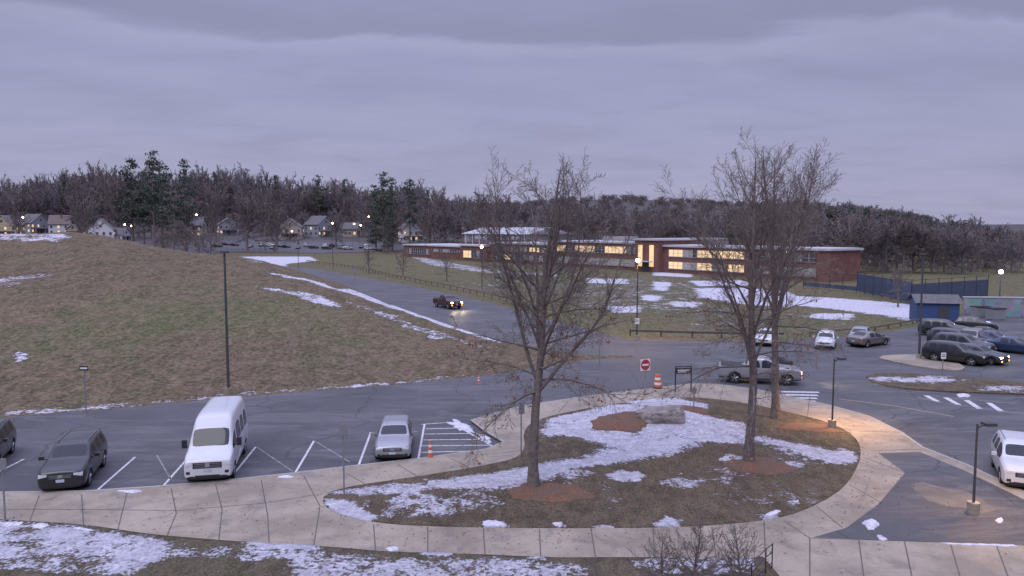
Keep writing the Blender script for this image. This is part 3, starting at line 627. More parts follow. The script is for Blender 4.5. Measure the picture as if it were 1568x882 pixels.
def oak(seed,Ht,r0,big=6,lat=28,cnt=(0,13,7,3),rmin=.0055,leafp=.05,wide=1.0,clear=.27,maxlev=4,bk=6):
    R=random.Random(seed); rg=np.random.default_rng(seed); gs=R.gauss; br=[]; leaves=[]
    nseg=[16,10,6,4,3]; wan=[.035,.085,.12,.16,.2]; sides=[10,6,4,3,3]
    def nz(x,y,z):
        l=math.sqrt(x*x+y*y+z*z)+1e-9; return (x/l,y/l,z/l)
    def grow(p,d,L,r,lev,up):
        pts=[p];rad=[r];ds=[d]; n=nseg[lev]; w=wan[lev]; st=L/n
        for i in range(n):
            d=nz(d[0]+gs(0,w),d[1]+gs(0,w),d[2]+gs(0,w)+up); p=(p[0]+d[0]*st,p[1]+d[1]*st,p[2]+d[2]*st); t=(i+1)/n
            pts.append(p);rad.append(max(rmin,r*(1-t*.92)**.9 if lev else r*(1-t)**.75*.98+rmin));ds.append(d)
        br.append((pts,rad,sides[lev],0 if lev<2 else 1)); return pts,rad,ds
    def kids(pts,rad,ds,L,lev,n,Lf,ang,t0,up):
        if lev>maxlev: return
        m=len(pts)-1
        for k in range(n):
            t=t0+(1-t0)*(k+R.random())/n; f=t*m; i=min(int(f),m-1); w=f-i
            a0,b0=pts[i],pts[i+1]; p=(a0[0]*(1-w)+b0[0]*w,a0[1]*(1-w)+b0[1]*w,a0[2]*(1-w)+b0[2]*w); d=ds[i]; r=rad[i]*(1-w)+rad[i+1]*w
            q=(gs(0,1),gs(0,1),gs(0,1)); s=nz(d[1]*q[2]-d[2]*q[1],d[2]*q[0]-d[0]*q[2],d[0]*q[1]-d[1]*q[0]); a=math.radians(ang*R.uniform(.7,1.25)); ca,sa=math.cos(a),math.sin(a)
            nd=(d[0]*ca+s[0]*sa,d[1]*ca+s[1]*sa,d[2]*ca+s[2]*sa); l=L*Lf*(1-.50*t)*R.uniform(.6,1.2)
            a2=grow(p,nd,l,max(rmin,min(r*.62,.011*l+.003)),lev,up)
            if lev<maxlev: kids(*a2,l,lev+1,max(2,int(cnt[lev]*R.uniform(.7,1.3)*min(1.3,.5+l/2.0))),.52,40,.10,up)
            if leafp and p[2]<Ht*.52 and lev>=3 and R.random()<leafp:
                for _ in range(R.choice([1,2,4])): leaves.append(quadleaf(rg,np.array(a2[0][-1])+rg.normal(size=3)*.06,R.uniform(.03,.06)))
    tp,tr,td=grow((0.,0.,0.),(0.,0.,1.),Ht*.97,r0,0,.02)
    tr[0]*=1.4; tr[1]*=1.05
    az=R.random()*6.28
    for k in range(big):
        t=clear+.02+.36*k/big; f=t*16;i=int(f); p=tuple(tp[i][c]+(tp[i+1][c]-tp[i][c])*(f-i) for c in range(3)); az+=2.4
        a=math.radians(R.uniform(13,33)); d=nz(math.cos(az)*math.sin(a)*wide,math.sin(az)*math.sin(a)*wide,math.cos(a))
        L=Ht*(.985-t)*R.uniform(.84,.99); q=grow(p,d,L,tr[i]*R.uniform(.38,.52),1,.03)
        kids(*q,L,2,cnt[1]+bk,.27,34,.22,.05)
    for k in range(lat):
        t=clear+(.90-clear)*(k+.5*R.random())/lat; f=t*16;i=int(f); p=tuple(tp[i][c]+(tp[i+1][c]-tp[i][c])*(f-i) for c in range(3)); az+=2.4
        hh=(t-clear)/(1-clear); a=math.radians(98-66*hh**.6+R.uniform(-8,8)); d=(math.cos(az)*math.sin(a),math.sin(az)*math.sin(a),math.cos(a))
        L=Ht*.31*wide*(1-.50*hh)*R.uniform(.75,1.12); up=-.035+.09*hh
        q=grow(p,d,L,min(tr[i]*.4,.011*L+.006),1,up); kids(*q,L,2,cnt[1],.42,42,.1,up*1.2)
    return tubes_mesh('oak_mesh',br,[M['bark'],M['twig'],M['deadleaf']],leaves)
def puttree(name,me,loc,rz=0,s=1.,parent=None):
    o=link(bpy.data.objects.new(name,me)); o.location=loc; o.rotation_euler=(0,0,rz); o.scale=(s,s,s)
    if parent: o.parent=parent
    return o
def isl_loc(u,v):
    x,y=G(u,v,.2); return (x,y,.12+float(islz(np.array([x]),np.array([y]))[0]))
CN=(0,10,8,4,3)
puttree('oak_tree',oak(3,14.2,.225,big=11,lat=26,cnt=(0,10,9,5,3),leafp=.09,bk=13,rmin=.006),isl_loc(817,745),.6)
puttree('oak_tree',oak(11,14.9,.215,big=8,lat=21,cnt=CN,leafp=.07,clear=.25,bk=12,rmin=.006),isl_loc(1146,710),2.0)
puttree('oak_tree',oak(21,16.3,.235,big=9,lat=20,cnt=CN,leafp=.04,bk=12,rmin=.0068),isl_loc(1188,641),1.0)
sh=oak(31,2.3,.04,big=9,lat=22,cnt=(0,8,6,3,3),rmin=.0055,leafp=0,wide=1.9,clear=.04,maxlev=3)
x,y=G(1062,905,.14); puttree('bare_shrub',sh,(x,y,.14)); puttree('bare_shrub',sh,(x+1.5,y+.2,.14),2,.85); puttree('bare_shrub',sh,(x-1.0,y-.1,.14),4,.8)
smt=oak(41,6.5,.11,big=5,lat=16,cnt=(0,8,5,3,0),rmin=.018,leafp=0,wide=1.3,clear=.2,maxlev=3)
for u,v,s in [(565,419,1.1),(617,424,.95),(684,431,1.0),(740,420,.9),(1375,470,1.0)]:
    x,y=G(u,v); puttree('small_bare_tree',smt,(x,y,0),u,s)
for u,D,s in [(268,190,1.15),(285,196,1.25),(305,205,1.3),(322,200,1.1),(250,190,.9)]:
    x=(u-784)/F*D; puttree('bare_bush',smt,(x,D,float(hz(x,D))-.8),u,s*1.3)
FT=[]
for i in range(5):
    me=oak(50+i,15,.30,big=8,lat=13,cnt=(0,9,8,0,0),rmin=.045+.008*(i%2),leafp=0,wide=1.45,clear=.12+.03*i,maxlev=3)
    for j in range(3): me.materials[j]=M['fartwig'] if i%2 else M['fartwig2']
    FT.append(me)
def conifer(seed,Ht=22.,slim=.2,low=.12):
    rg=np.random.default_rng(seed); br=[([(0,0,0.),(0,0,Ht*.5),(.1,0,Ht)],[.35,.22,.03],6,0)]; L=[]
    z=Ht*low
    while z<Ht*.985:
        h=(z/Ht-low)/(1-low); R=Ht*slim*((1-h)**.6*.9+.12)*rg.uniform(.45,1.3)
        for k in range(rg.integers(2,5)):
            a=rg.random()*6.28; r=R*rg.uniform(.5,1.25); up=.10+.4*h
            e=np.array([math.cos(a)*r,math.sin(a)*r,z+r*up*rg.uniform(.2,1)]); s=np.array([0,0,z]); br.append(([s,(s+e)/2+[0,0,-.1],e],[.06,.04,.02],3,0))
            for q in range(max(3,int(r*2.4))):
                t=rg.uniform(.3,1.05); c=s+(e-s)*t
                for _ in range(6): L.append(quadleaf(rg,c+rg.normal(size=3)*np.array([.5,.5,.22])*(1+.3*r/4),rg.uniform(.13,.32)))
        z+=Ht*rg.uniform(.022,.050)
    return tubes_mesh('conifer_mesh',br,[M['bark'],M['bark'],M['needle']],L)
CF=[conifer(71,24,.17,.12),conifer(72,24,.18,.32),conifer(73,24,.15,.18),conifer(74,24,.20,.42)]
prof_u=[-60,0,60,100,150,200,240,280,330,370,400,450,490,530,560,585,620,660,700,740,800,860,900,1000,1050,1100,1170,1220,1280,1330,1400,1480,1530,1568,1650]
prof_v=[272,270,272,262,248,254,258,258,256,252,268,270,270,272,284,278,274,286,296,294,306,316,318,322,324,322,308,306,310,316,326,338,346,352,362]
dt=empty('distant_bare_trees'); cf=empty('distant_conifers')
def plant(u,D,vtop,par,meshes,h0,full=False,thin=1.):
    x=(u-784)/F*D; z0=float(hz(x,D)); top=CH+(350-vtop)/F*D; s=(top-z0)/h0
    if s<.12: return
    w=(s if full else min(s,1.7))*thin
    o=puttree('tree',random.choice(meshes),(x,D,z0-.3),random.random()*6.28,s,par); o.scale=(w*random.uniform(.85,1.2),w*random.uniform(.85,1.2),s)
pv=lambda u:np.interp(u,prof_u,prof_v)
HU=[12,55,95,160,185,300,350,447,490,540,630]
for D0,D1,off,step in [(600,760,3,9),(490,590,4,8),(450,488,16,12)]:
    u=-70
    while u<1000:
        plant(u+random.uniform(-5,5),random.uniform(D0,D1),pv(u)+off+random.gauss(4,7),dt,FT,15.5); u+=step*random.uniform(.6,1.4)
u=-60
while u<740:
    uu=u+random.uniform(-8,8)
    if min(abs(uu-h) for h in HU)>17: plant(uu,random.uniform(340,440),pv(uu)+random.uniform(14,50),dt,FT,15.5)
    u+=12
for D0,D1,off,step,ua in [(330,420,0,8,840),(260,330,1,9,1010),(215,260,3,10,1180),(185,215,10,11,1300)]:
    u=ua
    while u<1690:
        plant(u,random.uniform(D0,D1),pv(u)+off+random.gauss(3,6),dt,FT,15.5); u+=step*random.uniform(.6,1.4)
for i in range(380):
    D=random.uniform(850,1650); u=random.uniform(640,1420); x=(u-784)/F*D; o=puttree('tree',random.choice(FT),(x,D,float(hz(x,D))-5),random.random()*6,.9,dt); o.scale=(1.8,1.8,.95)
for u,D,v in [(205,330,238),(238,300,231),(250,330,242),(286,335,244),(588,340,264),(576,355,282),(601,350,272),(628,390,270),(425,470,268),(490,470,268),(530,480,274),(105,470,266),(332,480,264),(594,330,318),(655,450,290),(222,330,275)]:
    plant(u,D,v,cf,CF,24,True,.85)
for i in range(42):
    u=random.choice([random.gauss(1190,28),random.gauss(1310,34),random.uniform(1160,1480),random.gauss(1250,40)]); plant(u,random.uniform(240,330),pv(u)+random.uniform(-2,14),cf,CF,24)
for i in range(18):
    u=random.uniform(850,1160); plant(u,random.uniform(420,620),pv(u)-6+random.uniform(0,12),cf,CF,24)
for u,v in [(1325,315),(1345,322),(1415,330),(1523,350),(1340,330)]: plant(u,235,v,cf,CF,24,True)
# ---------------------------------------------------------------- school
A=np.array([-44.,306.]); Bp=np.array([60.5,164.]); Ld=np.linalg.norm(Bp-A)+9; ang=math.atan2(*(Bp-A)[::-1])
sch=empty('brick_school_building',(A[0],A[1],0),ang)
wl=B();rf=B();wn=B();dr=B()
def block(x0,x1,y0,y1,h,mat='brick'):
    wl.box(((x0+x1)/2,(y0+y1)/2,h/2),(x1-x0,y1-y0,h),mat)
    rf.box(((x0+x1)/2,(y0+y1)/2,h+.22),(x1-x0+.9,y1-y0+.9,.44),'fascia'); rf.box(((x0+x1)/2,(y0+y1)/2,h+.47),(x1-x0-.2,y1-y0-.2,.06),'roofw')
def band(x0,x1,y,z0,z1,lit=.3,n=None,m0='win'):
    n=n or int((x1-x0)/1.6); w=(x1-x0)/n; cur=False
    for i in range(n):
        if i%3==0: cur=random.random()<lit
        m='winlit' if cur else random.choice([m0,m0,'winpale'])
        wn.box((x0+w*(i+.5),y-.04,(z0+z1)/2),(w*.90,.1,z1-z0),m)
        wn.box((x0+w*(i+.5),y-.09,z0+(z1-z0)*.45),(w*.90,.06,.08),'fascia')
        wn.box((x0+w*i,y-.08,(z0+z1)/2),(.12,.16,z1-z0+.1),'fascia')
    wn.box(((x0+x1)/2,y-.10,z0-.12),(x1-x0+.3,.24,.14),'cream')
block(0,46,0,22,4.6); band(3,20,0,1.4,3.4,.05); band(24,44,0,2.6,3.6,.1)
block(46.01,62,-2,20,5.2); band(48,60,-2,1.2,3.6,.4)
wl.box((30,34,4.6),(44,20,9.2),'cream'); wl.box((30,23.9,3),(44.2,.3,6),'brick')
for i in range(9): wl.box((10+i*5,23.7,4.6),(.5,.5,9.2),'fascia')
n=len(rf.v); rf.v+=[(7,23,9.2),(53,23,9.2),(53,45,9.2),(7,45,9.2),(7,34,11.8),(53,34,11.8)]
for q in((0,1,5,4),(2,3,4,5),(1,2,5),(3,0,4),(0,3,2,1)): rf.f.append(tuple(n+i for i in q)); rf.m.append(rf.mi('roofw'))
band(12,50,23.6,7.2,8.5,.1,24)
block(62.01,94,0,20,6.2); band(64,92,0,1.2,2.8,.3); band(64,92,0,4.0,5.3,.2)
block(94.01,131,1,24,7.2); band(96,130,1,1.1,2.9,.3,24,'winpale'); band(96,130,1,4.5,6.3,.65,24)
block(131.01,139,-1.2,26,8.2)
for xx in(133,137): wn.box((xx,-1.27,4.2),(1.5,.1,5.6),'winlit')
dr.box((135,-1.28,1.2),(2.4,.12,2.4),'dgrey'); dr.box((135,-2.2,2.75),(5,2.0,.2),'fascia')
block(139.01,Ld,1,13,6.6); band(141,164,1,1.1,2.8,.25,15,'winpale'); band(141,164,1,4.2,5.9,.6,15); band(168,Ld-3,1,1.1,2.8,.1,8,'winpale'); band(168,Ld-3,1,4.2,5.9,.4,8)
rf.box((110,14,8.2),(9,6,1.5),'cream'); rf.box((150,8,7.6),(5,4,1.3),'galv'); rf.box((120,8,7.9),(2,2,1),'galv'); rf.box((80,10,7.1),(4,3,1),'galv')
rf.box((154,24,6.0),(1.8,1.8,11.5),'brick')
wl.obj('walls',parent=sch); rf.obj('roof',parent=sch); wn.obj('windows',parent=sch); dr.obj('entrance',parent=sch)
# ---------------------------------------------------------------- houses
def house(u,D,w,d,h,mat,rot,lit=.35,name='gabled_house'):
    x=(u-784)/F*D; z=float(hz(x,D)); e=empty(name,(x,D,z),rot); a=B();r=B();q=B(); rm=random.choice(['roofd','roofe','roofd'])
    a.box((0,0,h/2-1),(w,d,h+2),mat); rh=w*random.uniform(.30,.46)
    n=len(a.v); a.v+=[(-w/2,-d/2,h),(w/2,-d/2,h),(0,-d/2,h+rh),(-w/2,d/2,h),(w/2,d/2,h),(0,d/2,h+rh)]; a.f+=[(n,n+1,n+2),(n+4,n+3,n+5)]; a.m+=[a.mi(mat)]*2
    o=.5
    for s in(-1,1):
        p=[(s*(w/2+o),-d/2-o,h-.35),(0,-d/2-o,h+rh+.12),(0,d/2+o,h+rh+.12),(s*(w/2+o),d/2+o,h-.35)]
        r.quad(p,rm); r.quad([(x_,y_,z_+.22) for x_,y_,z_ in p],rm); r.quad([p[0],p[1],(p[1][0],p[1][1],p[1][2]+.22),(p[0][0],p[0][1],p[0][2]+.22)],'fascia')
    r.box((w*.2,d*.1,h+rh),(.8,.8,2),'brick')
    for zz in(1.6,4.4):
        if zz>h: continue
        for xx in np.linspace(-w/2+1.4,w/2-1.4,4):
            q.box((xx,-d/2-.03,zz),(1.3,.08,1.7),'fascia'); q.box((xx,-d/2-.08,zz),(1.0,.08,1.4),'winlit' if random.random()<lit else 'win')
        for yy in np.linspace(-d/2+1.4,d/2-1.4,3):
            for s in(-1,1): q.box((s*(w/2+.05),yy,zz),(.08,1.0,1.4),'winlit' if random.random()<lit else 'win')
    q.box((0,-d/2-.03,h+rh*.35),(.9,.1,1.2),'win'); q.box((0,-d/2-1,2.8),(w*.8,2,.2),rm); q.box((0,-d/2-.1,1.0),(1.1,.1,2.1),'dgrey')
    for s in(-1,1): q.box((s*w*.38,-d/2-1.9,1.4),(.18,.18,2.8),'fascia')
    a.obj('walls',parent=e); r.obj('roof',parent=e); q.obj('windows_and_door',parent=e)
for u,D,w,d,h,m,rot in [(12,410,14,11,6.5,'housey',.2),(95,435,12,10,6,'housew',-1.2),(158,395,12,10,6.5,'housew',.35),(185,400,8,8,3.5,'housew',1.4),(300,425,14,10,6.5,'houset',-1.4),(447,415,12,10,6.5,'houset',.15),(490,430,14,10,6.5,'houseg',1.1),(630,400,12,9,6.5,'housew',.4),(540,430,9,8,4,'houset',1.5),(55,440,14,10,6,'houseg',1.3),(1052,640,14,11,7,'housew',.2),(350,440,11,9,6,'houseg',.5),(120,425,8,8,4,'houset',0)]:
    house(u,D,w,d,h,m,rot)
# ---------------------------------------------------------------- poles, lamps, signs
def glow(x,y,z,r,mat,parent):
    bpy.ops.mesh.primitive_uv_sphere_add(segments=12,ring_count=8,radius=r,location=(x,y,z)); o=bpy.context.object; o.name='lamp_globe'; o.data.materials.append(M[mat]); o.parent=parent
def lamp(u,v,h,arm=0,lit=None,r=.085,name='street_lamp',mat='dgrey',sign=False,terr=False,base=True,gr=.25,z0=0):
    x,y=GT(u,v) if terr else G(u,v,z0); z=float(hz(x,y)) if terr else z0
    e=empty(name,(x,y,z)); b=B()
    if base: b.cyl((0,0,-.3),(0,0,.45),.22,.22,'conc',14)
    b.cyl((0,0,0),(0,0,h),r,r*.7,mat,10)
    if arm:
        b.cyl((0,0,h-.15),(arm*.45,0,h-.02),.04,.04,mat,8); b.box((arm*.75,0,h),(abs(arm)*.75,.34,.12),mat); b.box((arm*.75,0,h-.075),(abs(arm)*.6,.26,.03),'lens')
    else: b.box((0,0,h+.05),(.5,.35,.14),mat)
    if sign: b.box((0,-.1,1.9),(.45,.03,.6),'signw')
    b.obj('pole',parent=e)
    if lit: glow(arm*.75,0,h-.12,gr,lit,e)
    return e
lamp(350,604,9.6,0.0,r=.10,terr=True)
lamp(975,520,8.2,0,'lampw',sign=True,gr=.24); lamp(1407,550,9.0,0,r=.10); lamp(738,448,8.2,0,'lampw',gr=.28)
lamp(1274,655,3.9,.55,name='path_lamp',r=.055,z0=.14); lamp(1490,786,3.55,.6,name='path_lamp',r=.055,z0=.12)
lamp(457,412,8,0); lamp(510,414,9,0); lamp(1204,470,8,0,'lampw',gr=.2); lamp(1530,470,5.2,0,'lampp',gr=.3); lamp(652,395,8,0)
for u,v in [(130,325),(35,332),(507,341),(300,328),(445,353),(562,331),(540,342),(200,345),(550,344),(190,343)]:
    D=365.; x=(u-784)/F*D; z0=float(hz(x,D)); hh=max(5,CH+(350-v)/F*D-z0); e=empty('street_lamp',(x,D,z0)); b=B(); b.cyl((0,0,0),(0,0,hh),.12,.08,'wood',6); b.cyl((0,0,hh-.2),(1,0,hh),.05,.05,'dgrey',5); b.obj('pole',parent=e); glow(1,0,hh-.15,.36,'lampw',e)
for u,D,h in [(252,330,20),(112,360,17),(753,250,17),(24,380,22),(708,300,14)]:
    x=(u-784)/F*D; b=B(); b.cyl((0,0,0),(0,0,h),.17,.11,'wood',8); b.box((0,0,h-1),(2.4,.12,.14),'wood'); b.cyl((.35,0,h-3),(.35,0,h-2),.22,.22,'galv',8); b.obj('utility_pole',(x,D,float(hz(x,D))))
def sign(u,v,h,w=.6,hh=.6,mat='signb',face=0,name='traffic_sign',z=0,terr=False,kind='rect',r=.035):
    if terr: x,y=GT(u,v); z=float(hz(x,y))
    else: x,y=G(u,v,z)
    e=empty(name,(x,y,z),face); b=B(); b.cyl((0,0,-.1),(0,0,h),r,r,'galv',8)
    if kind=='rect':
        b.box((0,-.05,h-hh/2),(w,.015,hh),'signb'); b.box((0,-.062,h-hh/2),(w*.96,.006,hh*.94),mat)
        if mat=='signw': b.box((0,-.068,h-hh*.35),(w*.6,.004,hh*.12),'black'); b.box((0,-.068,h-hh*.6),(w*.7,.004,hh*.1),'black')
        if mat=='black': b.box((0,-.068,h-hh*.5),(w*.8,.004,hh*.35),'signw')
    else:
        b.box((0,-.035,h-.38),(.78,.012,.78),'signw'); b.cyl((0,-.045,h-.38),(0,-.058,h-.38),.36,.36,'signr',28); b.box((0,-.064,h-.38),(.52,.008,.12),'signw')
    b.obj('post_and_panel',parent=e); return e
sign(132,632,2.9,.55,.28,'black',terr=True); sign(527,757,3.0,.34,.5,'signb',.5,z=.12); sign(8,796,2.4,.3,.45,'signb',.4,z=.12)
sign(798,700,2.6,.3,.45,'signb',.4,z=.12); sign(987,604,2.4,kind='noentry',z=.12,name='no_entry_sign',face=.45); sign(1443,573,1.7,.4,.5,'signw'); sign(1075,516,2.2,.5,.6,'signb')
sign(543,428,2.5,1.3,1.0,'signb'); sign(1062,640,1.8,.25,.35,'signb',z=.2); sign(918,560,2.2,.4,.5,'signb')
x,y=G(1046,600,.12); b=B()
for s in(-.55,.55): b.cyl((s,0,0),(s,0,1.75),.045,.045,'black',8)
b.box((0,0,1.45),(1.15,.05,.38),'black'); b.box((0,-.03,1.5),(.85,.01,.06),'signw'); b.box((-.1,-.03,1.38),(.6,.01,.05),'signw'); b.cyl((-.55,0,1.75),(.55,0,1.75),.04,.04,'black',8)
b.obj('directional_sign_board',(x,y,.12),.1)
def barrel(u,v,z,s=1.,name='traffic_barrel'):
    x,y=G(u,v,z); b=B(); hs=[0,.08,.26,.44,.62,.8,.98]
    b.cyl((0,0,0),(0,0,.08),.34,.34,'black',18)
    for i in range(1,6): b.cyl((0,0,hs[i]),(0,0,hs[i+1]),.30-.02*i,.285-.02*i,'orange' if i%2 else 'signw',18)
    b.cyl((0,0,.98),(0,0,1.06),.06,.05,'orange',10)
    o=b.obj(name,(x,y,z)); o.scale=(s,s,s)
barrel(1007,594,.12,.95)
def cone(u,v,z=0,s=1.):
    x,y=G(u,v,z); b=B(); b.box((0,0,.02),(.38,.38,.04),'orange')
    zz=[.04,.3,.42,.55,.66,.85]; rr=[.14,.10,.085,.068,.055,.03]
    for i in range(5): b.cyl((0,0,zz[i]),(0,0,zz[i+1]),rr[i],rr[i+1],'signw' if i in(1,3) else 'orange',16)
    o=b.obj('traffic_cone',(x,y,z)); o.scale=(s,s,s)
cone(659,703,0,1.1); cone(733,588,0,.8)
bpy.ops.mesh.primitive_ico_sphere_add(subdivisions=5,radius=1); o=bpy.context.object; o.name='granite_boulder'
for vtx in o.data.vertices:
    c=vtx.co.copy(); f=1+.30*mn.noise(c*1.1+Vector((3,1,7)))+.12*mn.noise(c*3.3)+.05*mn.noise(c*8); c=c*f
    c.x=max(-.95,min(.9,c.x)); c.z=min(c.z,.50+.22*c.x+.1*mn.noise(c*2)); vtx.co=c
o.data.materials.append(M['rock']); x,y,z=isl_loc(1012,652); o.location=(x,y,z+.0); o.scale=(1.45,1.0,.90); o.rotation_euler=(0,0,-.2)
def rail(name,l,h=.6,sp=2.4,mat='wood',terr=False):
    b=B(); P=[np.array(GT(u,v) if terr else G(u,v)) for u,v in l]
    for a,c in zip(P[:-1],P[1:]):
        n=max(1,int(np.linalg.norm(c-a)/sp)); dz=math.atan2(*(c-a)[::-1]); L=np.linalg.norm(c-a)
        for i in range(n): q=a+(c-a)*i/n; b.box((q[0],q[1],h/2),(.16,.16,h),mat,dz)
        q=(a+c)/2; b.box((q[0],q[1]-.1,h-.14),(L,.08,.2),mat,dz)
    b.obj(name)
rail('timber_guard_rail',[(470,402),(540,411),(620,429),(700,445),(765,460),(850,485)],.85,3.2)
rail('timber_guard_rail',[(965,514),(1060,517),(1150,519),(1200,519)],.7,2.6,'dgrey'); rail('timber_guard_rail',[(1240,516),(1340,507),(1415,493)],.6,3)
def fence(name,a,c,h,mat,sp=3.,panel=.7,z0=.3):
    a=np.array(a);c=np.array(c);L=np.linalg.norm(c-a);dz=math.atan2(*(c-a)[::-1]); b=B(); n=int(L/sp)
    for i in range(n+1): q=a+(c-a)*i/n; b.cyl((q[0],q[1],0),(q[0],q[1],h+.15),.05,.05,'black',6)
    q=(a+c)/2; b.box((q[0],q[1],z0+panel*h/2),(L,.03,panel*h),mat,dz); b.box((q[0],q[1],h),(L,.06,.06),'black',dz)
    b.obj(name)
c1=G(1312,448);c2=G(1395,466);c3=G(1512,456); fence('court_fence',c1,c2,3.6,'screen',panel=.85); fence('court_fence',c2,c3,3.6,'screen',panel=.75)
c0=G(1230,440); fence('court_fence',c0,c1,3.0,'screen',panel=.25)
x,y=G(1440,494); b=B(); b.box((0,0,1.2),(4.6,3.4,2.4),'shed'); b.quad([(-2.6,-2,2.35),(2.6,-2,2.35),(2.6,0,3.3),(-2.6,0,3.3)],'roofd'); b.quad([(-2.6,2,2.35),(2.6,2,2.35),(2.6,0,3.31),(-2.6,0,3.31)],'roofd')
for s in(-2.3,2.3): b.quad([(s,-1.7,2.4),(s,1.7,2.4),(s,0,3.2)],'shed')
b.box((.6,-1.72,1.0),(1.1,.06,2.0),'dgrey'); b.obj('blue_storage_shed',(x,y+1.5,0),-.25)
x,y=G(1540,486); b=B(); b.box((0,0,1.2),(9,.3,2.4),'mural'); b.box((0,0,2.46),(9.2,.45,.12),'fascia'); b.obj('mural_wall',(x,y+1,0),-.12)
for u,v in [(1500,486),(1524,489)]:
    x,y=G(u,v); b=B(); b.box((0,0,.7),(1.8,1.2,1.3),'signb'); b.box((0,-.05,1.4),(1.9,1.3,.1),'black'); b.obj('refuse_container',(x,y,0),.2)
b=B(); pts=[G(1150,905,.12),G(1172,880,.12),G(1182,872,.12)]
for p in pts: b.cyl((p[0],p[1],.1),(p[0],p[1],1.0),.02,.02,'black',8)
for k in range(2):
    for zz in(.35,.7,.98): b.cyl((*pts[k],zz),(*pts[k+1],zz),.016,.016,'black',6)
b.obj('metal_handrail')
b=B(); pa=np.array(G(1322,893,.8));pb=np.array(G(1590,896,.8))
for i in range(9): q=pa+(pb-pa)*i/8; b.cyl((q[0],q[1],.1),(q[0],q[1],.8),.02,.02,'black',6)
b.cyl((*pa,.8),(*pb,.8),.03,.03,'black',8); b.cyl((*pa,.3),(*pb,.3),.02,.02,'black',8); b.obj('metal_handrail')
# ---------------------------------------------------------------- light
def spot(loc,en,col,size=150,rad=.2,name='lamp_light'):
    ld=bpy.data.lights.new(name,'SPOT'); ld.energy=en; ld.color=col; ld.shadow_soft_size=rad; ld.spot_size=math.radians(size); ld.spot_blend=1
    o=link(bpy.data.objects.new(name,ld)); o.location=loc
OR=(1,.56,.22)
x,y=G(1274,655); spot((x+.42,y,3.8),1400,OR,165)
x,y=G(1490,786); spot((x+.45,y,3.4),650,OR,165)
x,y=G(975,520); spot((x,y,7.9),5500,OR,165)
x,y=G(738,448); spot((x,y,7.9),900,OR); x,y=G(1530,470); spot((x,y-1,5.0),400,(.6,.5,1))
sd=bpy.data.lights.new('sun','SUN'); sd.energy=1.15; sd.angle=math.radians(40); sd.color=(1,.95,.90); so=link(bpy.data.objects.new('sun',sd)); so.rotation_euler=(math.radians(38),0,math.radians(-30))
w=bpy.data.worlds.new('World'); SC.world=w; w.use_nodes=True; nt=w.node_tree; N=nt.nodes; Lk=nt.links; bgn=N['Background']
tc=N.new('ShaderNodeTexCoord'); sp=N.new('ShaderNodeSeparateXYZ'); Lk.new(tc.outputs['Generated'],sp.inputs[0])
def wm(op,a,b=0.):
    q=N.new('ShaderNodeMath'); q.operation=op
    for i,vv in enumerate((a,b)):
        if isinstance(vv,bpy.types.NodeSocket): Lk.new(vv,q.inputs[i])
        else: q.inputs[i].default_value=vv
    return q.outputs[0]
def wr(f,a,b,c=0.,d=1.):
    q=N.new('ShaderNodeMapRange'); q.interpolation_type='SMOOTHSTEP'; Lk.new(f,q.inputs[0])
    for i,vv in enumerate((a,b,c,d)): q.inputs[i+1].default_value=vv
    return q.outputs[0]
def wmix(f,a,b):
    q=N.new('ShaderNodeMix'); q.data_type='RGBA'
    for i,vv in((0,f),(6,a),(7,b)):
        if isinstance(vv,bpy.types.NodeSocket): Lk.new(vv,q.inputs[i])
        else: q.inputs[i].default_value=vv if i==0 else (*vv,1)
    return q.outputs[2]
zc=wm('MAXIMUM',sp.outputs[2],0.0); dn=wm('ADD',zc,.13)
cb=N.new('ShaderNodeCombineXYZ'); Lk.new(wm('MULTIPLY',wm('DIVIDE',sp.outputs[0],dn),.62),cb.inputs[0]); Lk.new(wm('DIVIDE',sp.outputs[1],dn),cb.inputs[1])
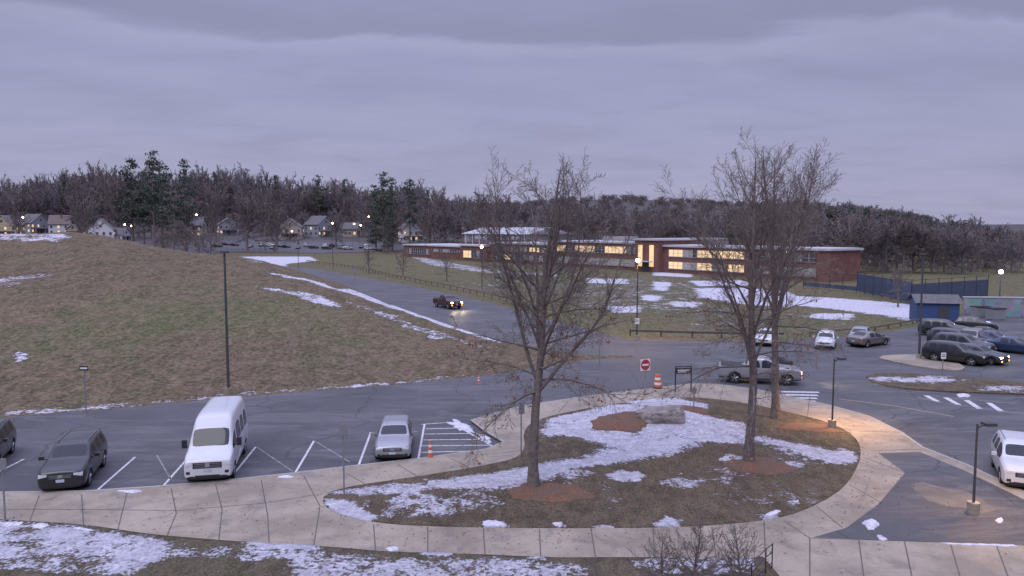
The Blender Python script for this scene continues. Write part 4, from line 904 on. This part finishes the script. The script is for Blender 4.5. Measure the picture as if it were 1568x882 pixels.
def wn_(sc,det,ro,di=0,off=0):
    q=N.new('ShaderNodeTexNoise'); q.inputs['Scale'].default_value=sc; q.inputs['Detail'].default_value=det; q.inputs['Roughness'].default_value=ro; q.inputs['Distortion'].default_value=di
    mp=N.new('ShaderNodeMapping'); mp.inputs['Location'].default_value=(off,off*.7,0); Lk.new(cb.outputs[0],mp.inputs[0]); Lk.new(mp.outputs[0],q.inputs['Vector']); return q.outputs['Fac']
n1=wn_(1.1,6,.5,.3,3.3); n2=wn_(2.6,7,.58,.5,9); n3=wn_(1.6,6,.55,.4,17)
base=wmix(wr(zc,0,.25),(.370,.370,.545),(.325,.335,.525))
ze=wm('ADD',zc,wm('MULTIPLY',wm('SUBTRACT',n3,.5),.11))
band_=wm('MULTIPLY',wr(ze,.222,.240),wm('SUBTRACT',1.0,wm('MULTIPLY',wr(ze,.25,.30),.65)))
rim_=wm('MULTIPLY',wr(ze,.195,.222),wm('SUBTRACT',1.0,wr(ze,.222,.236)))
c=wmix(wm('MULTIPLY',wr(n1,.45,.70),.38),base,(.262,.268,.41)); c=wmix(wr(n2,.48,.70,0,.25),c,(.41,.41,.57)); c=wmix(wm('MULTIPLY',wr(n2,.50,.34),.25),c,(.265,.27,.40))
c=wmix(wm('MULTIPLY',rim_,.28),c,(.44,.44,.61)); c=wmix(wm('MULTIPLY',band_,.58),c,(.238,.244,.365))
gain=wr(zc,.30,.95,1.0,4.4)
gm=N.new('ShaderNodeVectorMath'); gm.operation='SCALE'; Lk.new(c,gm.inputs[0]); Lk.new(gain,gm.inputs['Scale'])
sky=N.new('ShaderNodeTexSky'); sky.sky_type='NISHITA'; sky.sun_disc=False; sky.sun_elevation=math.radians(8); sky.sun_rotation=math.radians(150)
sk=N.new('ShaderNodeVectorMath'); sk.operation='SCALE'; Lk.new(sky.outputs[0],sk.inputs[0]); sk.inputs['Scale'].default_value=.004
ad=N.new('ShaderNodeVectorMath'); ad.operation='ADD'; Lk.new(gm.outputs[0],ad.inputs[0]); Lk.new(sk.outputs[0],ad.inputs[1])
Lk.new(ad.outputs[0],bgn.inputs[0]); bgn.inputs[1].default_value=1.0
# ---------------------------------------------------------------- camera
cd=bpy.data.cameras.new('camera'); cam=link(bpy.data.objects.new('camera',cd)); cd.sensor_width=36; cd.lens=36*F/1568; cd.clip_end=8000
cam.location=(0,0,CH); cam.rotation_euler=(math.pi/2-PIT,0,0); SC.camera=cam
